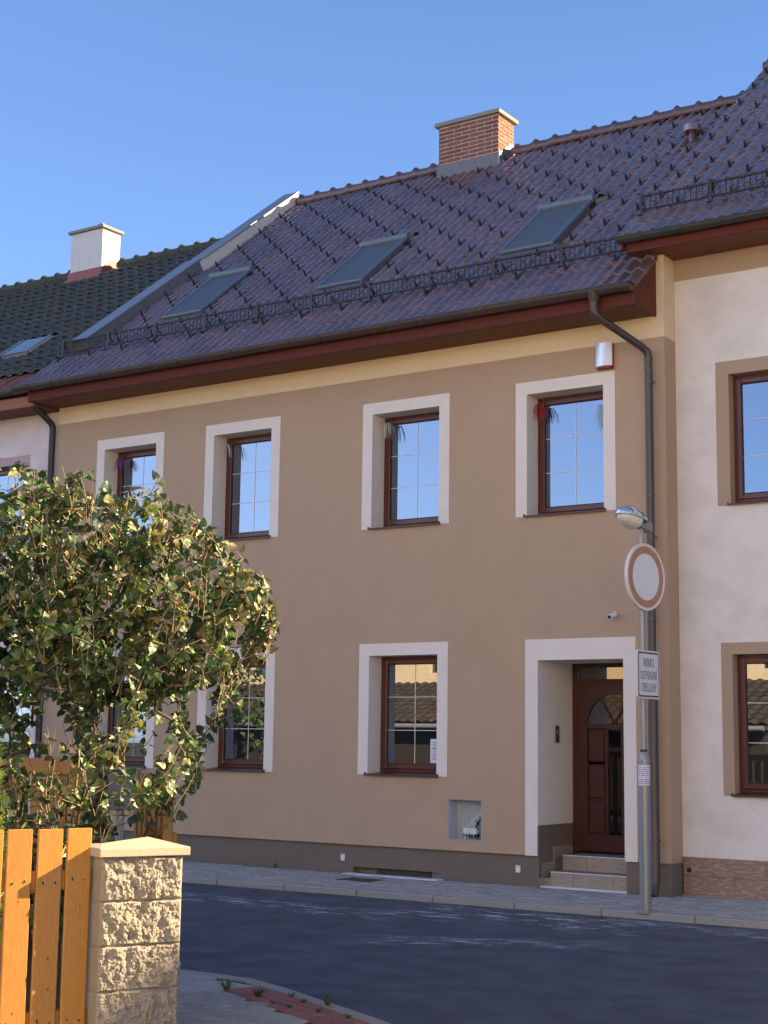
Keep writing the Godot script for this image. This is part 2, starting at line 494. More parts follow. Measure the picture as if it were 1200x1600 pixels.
	mat("knot", lin(0.17, 0.06, 0.02), 0.6)
	mat("bark", lin(0.105, 0.085, 0.055), 0.95, {"tex": TEX.stone, "scale": Vector3(9, 2.5, 9), "bump": TEX.soft, "depth": 0.4})
	mat("twig", lin(0.24, 0.185, 0.125), 0.9)
	mat("leaf_mass", Color(1, 1, 1), 0.46, {"vc": true, "back": Color(0.34, 0.37, 0.17), "double": true, "spec": 0.5})
	mat("leaf_green", lin(0.062, 0.115, 0.042), 0.46, {"back": Color(0.32, 0.38, 0.14), "double": true, "spec": 0.5})
	mat("leaf_dark", lin(0.038, 0.080, 0.040), 0.46, {"back": Color(0.28, 0.36, 0.14), "double": true, "spec": 0.5})
	mat("leaf_yellow", lin(0.175, 0.18, 0.075), 0.48, {"back": Color(0.4, 0.4, 0.16), "double": true, "spec": 0.5})
	mat("leaf_brown", lin(0.20, 0.145, 0.085), 0.5, {"back": Color(0.3, 0.24, 0.12), "double": true})
	mat("weed", lin(0.05, 0.085, 0.03), 0.7, {"back": Color(0.3, 0.4, 0.1), "double": true})
	mat("weed_dry", lin(0.09, 0.065, 0.035), 0.8, {"double": true})
	mat("thuja", lin(0.10, 0.155, 0.03), 0.6, {"back": Color(0.5, 0.6, 0.1), "double": true})
	mat("rust", lin(0.11, 0.035, 0.025), 0.85, {"tex": TEX.stone, "scale": 4.0})
	mat("galvanised", lin(0.34, 0.36, 0.36), 0.55, {"tex": TEX.blotch, "scale": 2.0, "metal": 0.3})
	mat("paper", lin(0.68, 0.67, 0.80), 0.7)
	mat("paper_white", lin(0.76, 0.78, 0.80), 0.7)
	mat("ink", lin(0.10, 0.10, 0.22), 0.7)
	mat("tinsel_red", lin(0.42, 0.02, 0.03), 0.3, {"metal": 0.3, "double": true})
	mat("tinsel_pale", lin(0.50, 0.55, 0.48), 0.3, {"metal": 0.3, "double": true})
	mat("tinsel_silver", lin(0.55, 0.52, 0.52), 0.3, {"metal": 0.4, "double": true})
	mat("tinsel_purple", lin(0.22, 0.05, 0.26), 0.3, {"metal": 0.3, "double": true})
	mat("opposite_wall", lin(0.78, 0.64, 0.44), 0.93, {"tex": TEX.blotch, "scale": 0.7})
	mat("bounce_pale", lin(0.76, 0.72, 0.66), 0.93, {"tex": TEX.blotch, "scale": 0.7})  # wall of the unseen house added to bounce sunlight onto the row
	mat("shed_wall", lin(0.030, 0.022, 0.017), 0.9, {"tex": TEX.wood, "scale": Vector3(5, 0.6, 5)})
	mat("shed_roof", lin(0.11, 0.072, 0.052), 0.85, {"tex": TEX.moss, "scale": 0.8})
	mat("grey_panel", lin(0.33, 0.35, 0.35), 0.8, {"tex": TEX.stone, "scale": 2.0})
	mat("grate", lin(0.10, 0.075, 0.06), 0.8, {"tex": TEX.stone, "scale": 6.0})
	mat("skylight_metal", lin(0.15, 0.185, 0.22), 0.5, {"metal": 0.15, "tex": TEX.blotch, "scale": 1.5})
	mat("shutter_metal", lin(0.085, 0.105, 0.13), 0.55, {"spec": 0.35})

# ---------------------------------------------------------------- camera, sky, sun
func _ready() -> void:
	rng.seed = 20240917
	noise.seed = 5
	noise.frequency = 1.0
	var cam := Camera3D.new()
	cam.name = "camera"
	cam.position = eye
	cam.rotation_degrees = Vector3(8.4688, 34.4002, 0.7724)
	cam.fov = 37.127
	cam.near = 0.1
	cam.far = 600.0
	cam.current = true
	add_child(cam)
	var az := deg_to_rad(45.0)
	var el := deg_to_rad(26.8)
	var to_sun := Vector3(cos(az) * cos(el), sin(el), -sin(az) * cos(el))
	var sky_mat := PanoramaSkyMaterial.new()
	sky_mat.panorama = clear_sky(to_sun)
	var sky := Sky.new()
	sky.sky_material = sky_mat
	var env := Environment.new()
	env.background_mode = Environment.BG_SKY
	env.sky = sky
	env.background_energy_multiplier = 1.0
	env.tonemap_mode = Environment.TONE_MAPPER_LINEAR
	env.tonemap_exposure = 5.0
	env.sdfgi_enabled = true
	env.ssao_enabled = true
	env.ssil_enabled = true
	var we := WorldEnvironment.new()
	we.name = "world_environment"
	we.environment = env
	add_child(we)
	var sun := DirectionalLight3D.new()
	sun.name = "sun"
	add_child(sun)
	sun.look_at_from_position(to_sun * 50.0, Vector3.ZERO, Vector3.UP)
	sun.light_energy = 1.5
	sun.light_color = Color(1.0, 0.86, 0.66)
	sun.light_angular_distance = 0.5
	sun.shadow_enabled = true

	make_materials()
	build_ground()
	build_brown_house()
	build_cream_house()
	build_pale_house()
	build_far_side()
	build_street_furniture()
	build_pillar_and_fence()
	build_lilac()
	build_small_things()

# a cloudless sky: molecules scatter most along and against the sun, haze glows round it, the air thickens towards the horizon
func clear_sky(to_sun: Vector3) -> ImageTexture:
	var w := 256
	var h := 128
	var img := Image.create(w, h, false, Image.FORMAT_RGBF)
	var tau := Vector3(0.050, 0.106, 0.285)
	var scale := 0.41
	for j in h:
		var e := PI * 0.5 - PI * (j + 0.5) / h
		for i in w:
			var a := TAU * ((i + 0.5) / w - 0.5)
			var d := Vector3(sin(a) * cos(e), sin(e), -cos(a) * cos(e))
			var y := maxf(d.y, 0.0)
			var m := 1.0 / (y + 0.15 * pow(rad_to_deg(asin(y)) + 3.885, -1.253))
			var c := d.dot(to_sun)
			var ray := 0.75 * (1.0 + c * c) * 0.8 + 0.2
			var g := 0.76
			var hg := (1.0 - g * g) / pow(1.0 + g * g - 2.0 * g * c, 1.5) * 0.25
			var haze := (1.0 - exp(-0.045 * m)) * hg * 0.8
			var col := Color(scale * ((1.0 - exp(-tau.x * m)) * ray + haze), scale * ((1.0 - exp(-tau.y * m)) * ray + haze * 0.93), scale * ((1.0 - exp(-tau.z * m)) * ray + haze * 0.82))
			if e < 0.0:
				col = Color(0.075, 0.07, 0.065)
			img.set_pixel(i, j, col)
	return ImageTexture.create_from_image(img)

# ---------------------------------------------------------------- roofs
func slope_xf(x: float, y0: float, z0: float, s: float, deg: float, lift := 0.0) -> Transform3D:
	var t := deg_to_rad(deg)
	var b := Basis(Vector3(1, 0, 0), Vector3(0, cos(t), sin(t)), Vector3(0, -sin(t), cos(t)))
	return Transform3D(b, Vector3(x, y0 + s * sin(t), z0 - s * cos(t)) + b.y * lift)

func tile_mesh(w: float, length: float, waves: int, amp: float, lift: float, pan: float) -> ArrayMesh:
	var m := MB.new()
	var k := 6 * waves
	var hh := func(u: float) -> float:
		var c := 0.5 + 0.5 * cos(TAU * (u / w * waves - 0.5))
		return amp * clampf((c - pan) / (1.0 - 2.0 * pan) , 0.0, 1.0)
	var sl := func(u: float) -> Vector3:
		var d: float = (hh.call(u + 0.002) - hh.call(u - 0.002)) / 0.004
		return Vector3(-d, 1, 0).normalized()
	for i in k:
		var u0 := w * i / k
		var u1 := w * (i + 1) / k
		var h0: float = hh.call(u0)
		var h1: float = hh.call(u1)
		var n0: Vector3 = sl.call(u0)
		var n1: Vector3 = sl.call(u1)
		# rounded nose then the top sheet
		m.quadn(Vector3(u0, lift + h0, -0.006), Vector3(u1, lift + h1, -0.006), Vector3(u1, h1, -length), Vector3(u0, h0, -length), n0, n1, n1, n0)
		var f0 := (n0 + Vector3(0, 0, 1)).normalized()
		var f1 := (n1 + Vector3(0, 0, 1)).normalized()
		m.quadn(Vector3(u0, lift + h0 - 0.006, 0), Vector3(u1, lift + h1 - 0.006, 0), Vector3(u1, lift + h1, -0.006), Vector3(u0, lift + h0, -0.006), f0, f1, n1, n0)
		m.quad(Vector3(u0, lift + h0 - 0.020, 0), Vector3(u1, lift + h1 - 0.020, 0), Vector3(u1, lift + h1 - 0.006, 0), Vector3(u0, lift + h0 - 0.006, 0))
	var hz: float = hh.call(w)
	m.quad(Vector3(w, lift + hz - 0.020, 0), Vector3(w, hz - 0.020, -length), Vector3(w, hz, -length), Vector3(w, lift + hz, 0))
	m.quad(Vector3(0, lift + hz, 0), Vector3(0, hz, -length), Vector3(0, hz - 0.020, -length), Vector3(0, lift + hz - 0.020, 0))
	return m.mesh()

# rows of tiles; skip(x, s) leaves a tile out. The tiles that show largest are parts, the others one mass.
func tile_roof(roof: Node3D, x0: float, cols: int, y0: float, z0: float, deg: float, rows: int, w: float, g: float, m: ArrayMesh, mats: Array, mass: Material, tones: Array, skip: Callable, keep: int) -> Array:
	var all := []
	for r in rows:
		for c in cols:
			var x := x0 + c * w
			var s := r * g
			if skip.call(x + w * 0.5, s + g * 0.5):
				continue
			var xf := slope_xf(x, y0, z0, s, deg)
			var jit := Basis(Vector3.UP, rng.randfn(0.0, 0.006)) * Basis(Vector3(0, 0, 1), rng.randfn(0.0, 0.004))
			xf.basis = xf.basis * jit
			xf.origin += xf.basis.y * rng.randf_range(0.0, 0.004)
			all.append([xf.origin.distance_to(eye), xf, rng.randi() % mats.size(), c, r])
	all.sort_custom(func(a, b): return a[0] < b[0])
	var places := []
	var cols_out := []
	for i in all.size():
		if i < keep:
			part("tile", m, mats[all[i][2]], roof, all[i][1])
		else:
			places.append(all[i][1])
			cols_out.append(tones[all[i][2]])
	if places.size():
		copies("tile_field", m, mass, places, cols_out, roof)
	return all

func ridge_row(roof: Node3D, x0: float, x1: float, y: float, z: float, step: float, r: float, m: Material) -> void:
	var b := MB.new()
	# one cap: a half round that widens to a collar at one end
	var prof := [[0.0, r], [0.06, r * 1.0], [0.061, r * 1.2], [0.10, r * 1.42], [0.13, r * 1.2], [0.15, r * 1.02], [step + 0.03, r * 0.94]]
	for i in prof.size() - 1:
		for k in 10:
			var a0 := -0.55 + (PI + 1.1) * k / 10.0
			var a1 := -0.55 + (PI + 1.1) * (k + 1) / 10.0
			var q := func(j: int, a: float) -> Vector3:
				return Vector3(prof[j][0], prof[j][1] * sin(a) , prof[j][1] * cos(a) * 1.15)
			var nn := func(a: float) -> Vector3:
				return Vector3(0, sin(a), cos(a)).normalized()
			b.quadn(q.call(i, a0), q.call(i + 1, a0), q.call(i + 1, a1), q.call(i, a1), nn.call(a0), nn.call(a0), nn.call(a1), nn.call(a1))
	var me := b.mesh()
	var x := x0
	while x < x1:
		part("ridge_tile", me, m, roof, Transform3D(Basis(Vector3(0, 0, 1), rng.randfn(0, 0.004)), Vector3(x, y + rng.randfn(0, 0.003), z)))
		x += step

func hook_mesh() -> ArrayMesh:
	var m := MB.new()
	for s in [-1.0, 1.0]:
		m.tube([Vector3(s * 0.015, -0.02, 0), Vector3(s * 0.012, 0.062, 0), Vector3(0, 0.080, 0.0)], [0.006, 0.006, 0.006], 5, false)
	m.box(Vector3(-0.014, -0.02, -0.005), Vector3(0.014, 0.055, 0.0))
	m.box(Vector3(-0.012, -0.012, -0.16), Vector3(0.012, -0.004, 0.0))
	return m.mesh()

func snow_guard(parent: Node3D, xa: float, xb: float, y0: float, z0: float, s: float) -> void:
	var g := holder("snow_guard", parent)
	var count := int(round((xb - xa) / 0.93))
	var step := (xb - xa) / count
	var grille := MB.new()
	grille.tube([Vector3(0, 0.215, 0), Vector3(step, 0.215, 0)], [0.013, 0.013], 6)
	grille.tube([Vector3(0, 0.05, 0), Vector3(step, 0.05, 0)], [0.013, 0.013], 6)
	var bars := int(step / 0.068)
	for i in bars:
		var x := step * (i + 0.5) / bars
		grille.tube([Vector3(x, 0.045, 0), Vector3(x, 0.235, 0)], [0.0075, 0.0075], 5)
	var br := MB.new()
	br.box(Vector3(-0.018, -0.02, 0.012), Vector3(0.018, 0.255, 0.026))
	br.tube([Vector3(0, 0.19, 0.012), Vector3(0, 0.06, -0.16), Vector3(0, 0.10, -0.22)], [0.010, 0.010, 0.010], 5)
	br.tube([Vector3(0.0, -0.02, 0.016), Vector3(0.0, -0.05, 0.12)], [0.011, 0.011], 5)
	var gm := grille.mesh()
	var bm := br.mesh()
	var at := slope_xf(0, y0, z0, s, SLOPE, 0.05).origin
	for i in count:
		part("grille", gm, MAT.hook_metal, g, Transform3D(Basis.IDENTITY, Vector3(xa + step * i, at.y, at.z)))
	for i in count + 1:
		part("bracket", bm, MAT.hook_metal, g, Transform3D(Basis.IDENTITY, Vector3(xa + step * i, at.y, at.z)))

func skylight(parent: Node3D, x: float, s0: float, y0: float, z0: float) -> void:
	var k := holder("skylight", parent)
	k.transform = slope_xf(x, y0, z0, s0, SLOPE)
	var w := 0.80
	var l := 1.50
	var blue: Material = MAT.skylight_metal
	var sh: Material = MAT.shutter_metal
	var b := MB.new()
	b.box(Vector3(0, 0, -l), Vector3(w, 0.075, 0), 0.01)
	part("casing", b, MAT.flashing_grey, k)
	for e in [0.0, w - 0.055]:
		b = MB.new()
		b.tube([Vector3(e + 0.0275, 0.085, 0.01), Vector3(e + 0.0275, 0.085, -l - 0.02)], [0.034, 0.034], 10)
		part("side_rail", b, blue, k)
	b = MB.new()
	b.box(Vector3(0.0, 0.06, -0.035), Vector3(w, 0.105, 0.02), 0.012)
	part("bottom_rail", b, blue, k)
	# the closed roller shutter, slat by slat
	var slat := MB.new()
	slat.box(Vector3(0.058, 0.082, -0.0465), Vector3(w - 0.058, 0.094, 0.0), 0.004)
	var sm := slat.mesh()
	for i in 29:
		part("shutter_slat", sm, sh, k, Transform3D(Basis.IDENTITY, Vector3(0, 0, -0.04 - i * 0.0475)))
	b = MB.new()
	b.tube([Vector3(-0.02, 0.105, -l + 0.035), Vector3(w + 0.02, 0.105, -l + 0.035)], [0.062, 0.062], 14)
	part("shutter_box", b, blue, k)
	b = MB.new()
	b.box(Vector3(w + 0.004, 0.02, -l + 0.06), Vector3(w + 0.03, 0.08, -l + 0.20), 0.005)
	part("motor_bracket", b, MAT.dark_plastic, k)
	# pleated apron
	b = MB.new()
	for i in 22:
		var u0 := -0.06 + (w + 0.12) * i / 22.0
		var u1 := -0.06 + (w + 0.12) * (i + 1) / 22.0
		var h0 := 0.058 + 0.020 * cos(TAU * u0 / 0.1665)
		var h1 := 0.058 + 0.020 * cos(TAU * u1 / 0.1665)
		b.quad(Vector3(u0, h0, 0.15), Vector3(u1, h1, 0.15), Vector3(u1, 0.055, 0.0), Vector3(u0, 0.055, 0.0))
		b.quad(Vector3(u0, h0 - 0.02, 0.15), Vector3(u1, h1 - 0.02, 0.15), Vector3(u1, h1, 0.15), Vector3(u0, h0, 0.15))
	part("apron", b, MAT.flashing_grey, k)

func gutter(parent: Node3D, xa: float, xb: float, y: float, z: float, r: float, m: Material, clip_step: float) -> Node3D:
	var h := holder("gutter", parent)
	var b := MB.new()
	var n := 12
	for i in n:
		var a0 := PI + PI * i / n
		var a1 := PI + PI * (i + 1) / n
		for t in [0.0, 0.004]:
			var p0 := Vector3(0, y + (r - t) * sin(a0), z + (r - t) * cos(a0))
			var p1 := Vector3(0, y + (r - t) * sin(a1), z + (r - t) * cos(a1))
			var n0 := Vector3(0, sin(a0), cos(a0))
			var n1 := Vector3(0, sin(a1), cos(a1))
			if t == 0.0:
				b.quadn(p0 + Vector3(xa, 0, 0), p0 + Vector3(xb, 0, 0), p1 + Vector3(xb, 0, 0), p1 + Vector3(xa, 0, 0), n0, n0, n1, n1)
			else:
				b.quadn(p0 + Vector3(xb, 0, 0), p0 + Vector3(xa, 0, 0), p1 + Vector3(xa, 0, 0), p1 + Vector3(xb, 0, 0), -n0, -n0, -n1, -n1)
		for xe in [xa, xb]:
			b.tri(Vector3(xe, y, z), Vector3(xe, y + r * sin(a0), z + r * cos(a0)), Vector3(xe, y + r * sin(a1), z + r * cos(a1)))
	b.tube([Vector3(xa, y, z + r), Vector3(xb, y, z + r)], [0.011, 0.011], 8)
	part("trough", b, m, h)
	var c := MB.new()
	var pts := []
	var rad := []
	for i in 9:
		var a := PI + PI * i / 8.0
		pts.append(Vector3(0, (r + 0.003) * sin(a), (r + 0.003) * cos(a)))
		rad.append(0.007)
	c.tube(pts, rad, 5)
	var cm := c.mesh()
	var x := xa + 0.35
	while x < xb:
		part("gutter_clip", cm, m, h, Transform3D(Basis.IDENTITY, Vector3(x, y, z)))
		x += clip_step
	return h

# ---------------------------------------------------------------- windows
func bar(parent: Node3D, called: String, lo: Vector3, hi: Vector3, bev: float, m: Material) -> void:
	var b := MB.new()
	b.box(lo, hi, bev)
	part(called, b, m, parent)

# opening o in the plane z, glass set back by deep; a surround of width band round three sides
func window(house: Node3D, o: Rect2, z: float, deep: float, band: float, sur: Material, low: float, curtain := 0, single := true) -> Node3D:
	var k := holder("window", house)
	var xa := o.position.x
	var xb := o.end.x
	var ya := o.position.y
	var yb := o.end.y
	var e := 0.004
	# painted surround, with the lining of the reveal
	var b := MB.new()
	var p := PackedVector2Array([Vector2(xa - band, low), Vector2(xa - 0.0, low), Vector2(xa, yb), Vector2(xb, yb), Vector2(xb, low), Vector2(xb + band, low), Vector2(xb + band, yb + band), Vector2(xa - band, yb + band)])
	b.extrude(p, z + 0.0005, z + e)
	part("surround", b, sur, k)
	b = MB.new()
	b.box(Vector3(xa, ya, z - deep), Vector3(xa + 0.006, yb, z + e))
	b.box(Vector3(xb - 0.006, ya, z - deep), Vector3(xb, yb, z + e))
	b.box(Vector3(xa + 0.006, yb - 0.006, z - deep), Vector3(xb - 0.006, yb, z + e))
	part("reveal", b, sur, k)
	# fixed frame
	var zf := z - deep
	var f := 0.052
	bar(k, "frame_stile", Vector3(xa, ya, zf - 0.07), Vector3(xa + f, yb, zf), 0.006, MAT.frame_wood)
	bar(k, "frame_stile", Vector3(xb - f, ya, zf - 0.07), Vector3(xb, yb, zf), 0.006, MAT.frame_wood)
	bar(k, "frame_rail", Vector3(xa + f, yb - f, zf - 0.07), Vector3(xb - f, yb, zf - 0.001), 0.006, MAT.frame_wood_flat)
	bar(k, "frame_rail", Vector3(xa + f, ya, zf - 0.07), Vector3(xb - f, ya + f, zf - 0.001), 0.006, MAT.frame_wood_flat)
	# sash
	var s := 0.062
	var sx0 := xa + f - 0.012
	var sx1 := xb - f + 0.012
	var sy0 := ya + f + 0.008
	var sy1 := yb - f + 0.012
	bar(k, "sash_stile", Vector3(sx0, sy0, zf - 0.055), Vector3(sx0 + s, sy1, zf + 0.014), 0.008, MAT.frame_wood)
	bar(k, "sash_stile", Vector3(sx1 - s, sy0, zf - 0.055), Vector3(sx1, sy1, zf + 0.014), 0.008, MAT.frame_wood)
	bar(k, "sash_rail", Vector3(sx0 + s, sy1 - s, zf - 0.055), Vector3(sx1 - s, sy1, zf + 0.013), 0.008, MAT.frame_wood_flat)
	bar(k, "sash_rail", Vector3(sx0 + s, sy0, zf - 0.055), Vector3(sx1 - s, sy0 + s * 1.1, zf + 0.013), 0.008, MAT.frame_wood_flat)
	bar(k, "weather_bar", Vector3(sx0 + 0.004, ya + 0.030, zf - 0.02), Vector3(sx1 - 0.004, sy0 - 0.004, zf + 0.022), 0.005, MAT.frame_wood_flat)
	# panes and bars
	var gx0 := sx0 + s
	var gx1 := sx1 - s
	var gy0 := sy0 + s * 1.1
	var gy1 := sy1 - s
	var zg := zf - 0.018
	b = MB.new()
	for r in [[gx0, gx0 + 0.008, gy0, gy1], [gx1 - 0.008, gx1, gy0, gy1]]:
		b.box(Vector3(r[0], r[2], zg), Vector3(r[1], r[3], zg + 0.012))
	for r in [[gx0 + 0.008, gx1 - 0.008, gy0, gy0 + 0.008], [gx0 + 0.008, gx1 - 0.008, gy1 - 0.008, gy1]]:
		b.box(Vector3(r[0], r[2], zg), Vector3(r[1], r[3], zg + 0.012))
	part("gasket", b, MAT.rubber, k)
	var bw := 0.009
	var cm := (gx0 + gx1) / 2
	for i in 2:
		for j in 3:
			var ax := gx0 if i == 0 else cm + bw * 0.5
			var bx := cm - bw * 0.5 if i == 0 else gx1
			var ay := gy0 + (gy1 - gy0) * j / 3.0 + (bw * 0.5 if j > 0 else 0.0)
			var by := gy0 + (gy1 - gy0) * (j + 1) / 3.0 - (bw * 0.5 if j < 2 else 0.0)
			b = MB.new()
			b.quad(Vector3(ax, ay, zg), Vector3(bx, ay, zg), Vector3(bx, by, zg), Vector3(ax, by, zg))
			part("pane", b, MAT.glass, k)
	b = MB.new()
	b.box(Vector3(cm - bw * 0.5, gy0, zg - 0.006), Vector3(cm + bw * 0.5, gy1, zg + 0.006), 0.002)
	part("muntin", b, MAT.muntin, k)
	for j in [1, 2]:
		var yy: float = gy0 + (gy1 - gy0) * j / 3.0
		for i in 2:
			b = MB.new()
			b.box(Vector3(gx0 if i == 0 else cm + bw * 0.5, yy - bw * 0.5, zg - 0.005), Vector3(cm - bw * 0.5 if i == 0 else gx1, yy + bw * 0.5, zg + 0.005), 0.002)
			part("muntin", b, MAT.muntin, k)
	# metal sill, sloping out, folded up at the ends
	b = MB.new()
	var pr := PackedVector2Array([Vector2(zf - 0.01, ya + 0.022), Vector2(z + 0.045, ya - 0.002), Vector2(z + 0.045, ya - 0.020), Vector2(z + 0.040, ya - 0.020), Vector2(z + 0.040, ya - 0.007), Vector2(zf - 0.01, ya + 0.012)])
	var xf := Transform3D(Basis(Vector3(0, 0, 1), Vector3(0, 1, 0), Vector3(-1, 0, 0)), Vector3(0, 0, 0))
	b.extrude(pr, -xb - 0.02, -xa + 0.02, xf)
	for xe in [xa - 0.022, xb + 0.016]:
		b.box(Vector3(xe, ya - 0.020, z + 0.006), Vector3(xe + 0.006, ya + 0.016, z + 0.047))
	part("sill", b, MAT.sill_metal, k)
	# curtain hanging inside, in folds
	if curtain > 0:
		b = MB.new()
		var zc := zg - 0.10
		var cx0 := gx0 - 0.05
		var cx1 := gx1 + 0.05
		var cols := 40
		var yt := gy1 + 0.05
		var yb2 := gy0 - 0.05 if curtain == 1 else gy1 - 0.45
		for i in cols:
			var u0: float = lerpf(cx0, cx1, float(i) / cols)
			var u1: float = lerpf(cx0, cx1, float(i + 1) / cols)
			var w0 := zc + 0.018 * sin(u0 * 60.0 + sin(u0 * 17.0) * 2.0)
			var w1 := zc + 0.018 * sin(u1 * 60.0 + sin(u1 * 17.0) * 2.0)
			b.quad(Vector3(u0, yb2, w0), Vector3(u1, yb2, w1), Vector3(u1, yt, w1), Vector3(u0, yt, w0))
		part("curtain", b, MAT.curtain, k)
	return k

# move a thing's origin to its base without moving what it is made of
func rebase(o: Node3D, at: Vector3) -> void:
	for c in o.get_children():
		c.position -= at
	o.position = at

func grown(o: Rect2, e := 0.003) -> Rect2:
	return Rect2(o.position - Vector2(e, e), o.size + Vector2(2 * e, 2 * e))

func party_line(s: float) -> float:   # inner face of the skewed fire wall, by the way up the slope
	return lerpf(-16.56, -15.98, (s - 1.1) / 5.5)

func roof_deck(house: Node3D, called: String, xa: float, xb: float, y0: float, z0: float, yr: float, zr: float, m: Material) -> Node3D:
	var b := MB.new()
	var t := 0.07
	var zb := 2.0 * zr - z0
	var ye := y0 + (yr - y0) * 0.075 / (z0 - zr)
	var ze := z0 - 0.075
	var p := PackedVector2Array([Vector2(ze, ye), Vector2(zr, yr), Vector2(zb, y0), Vector2(zb, y0 - t), Vector2(zr, yr - t * 1.3), Vector2(ze, ye - t)])
	var xf := Transform3D(Basis(Vector3(0, 0, 1), Vector3(0, 1, 0), Vector3(-1, 0, 0)), Vector3.ZERO)
	b.extrude(p, -xb, -xa, xf)
	return part(called, b, m, house)

func shell(house: Node3D, xa: float, xb: float, zf: float, zb: float, top: float, m: Material) -> void:
	var b := MB.new()
	b.box(Vector3(xa, 0.0, zb), Vector3(xb, top, zb + 0.4))
	part("rear_wall", b, m, house)
	for x in [xa, xb - 0.3]:
		b = MB.new()
		var yr := top + (zf - zb) * 0.5 * 0.78
		var p := PackedVector2Array([Vector2(zb + 0.4, 0), Vector2(zf, 0), Vector2(zf, top), Vector2((zf + zb) / 2, yr), Vector2(zb + 0.4, top)])
		b.extrude(p, -x - 0.3, -x, Transform3D(Basis(Vector3(0, 0, 1), Vector3(0, 1, 0), Vector3(-1, 0, 0)), Vector3.ZERO))
		part("end_wall", b, m, house)
	for y in [0.1, 3.2]:
		b = MB.new()
		b.box(Vector3(xa + 0.3, y, zb + 0.4), Vector3(xb - 0.3, y + 0.2, zf))
		part("floor_slab", b, MAT.room, house)
	# a cross wall behind the front rooms keeps them dark
	b = MB.new()
	b.box(Vector3(xa + 0.3, 0.3, zf - 3.2), Vector3(xb - 0.3, top, zf - 3.05))
	part("partition", b, MAT.room, house)

func bricked(parent: Node3D, xa: float, xb: float, ya: float, yb: float, za: float, zb: float) -> void:
	# brick slips on the four faces of a stack (front za, rear zb)
	var row := 0.0685
	var gap := 0.015
	var mats := [MAT.brick, MAT.brick_dark, MAT.brick_light]
	var rows := int((yb - ya) / row)
	for r in rows:
		var y := yb - (r + 1) * row
		for face in 4:
			var length: float = (xb - xa) if face % 2 == 0 else (za - zb)
			var u := -0.145 if r % 2 == 0 else 0.0
			while u < length - 0.02:
				var a := maxf(u, 0.0)
				var e := minf(u + 0.29 - gap, length)
				if e - a > 0.02:
					var b := MB.new()
					var d := 0.008 + rng.randf() * 0.003
					match face:
						0: b.box(Vector3(xa + a, y, za - 0.004), Vector3(xa + e, y + row - gap, za + d), 0.002)
						1: b.box(Vector3(xb - 0.004, y, za - e), Vector3(xb + d, y + row - gap, za - a), 0.002)
						2: b.box(Vector3(xa + a, y, zb - d), Vector3(xa + e, y + row - gap, zb + 0.004), 0.002)
						3: b.box(Vector3(xa - d, y, za - e), Vector3(xa + 0.004, y + row - gap, za - a), 0.002)
					part("brick", b, mats[rng.randi() % 3], parent)
				u += 0.29

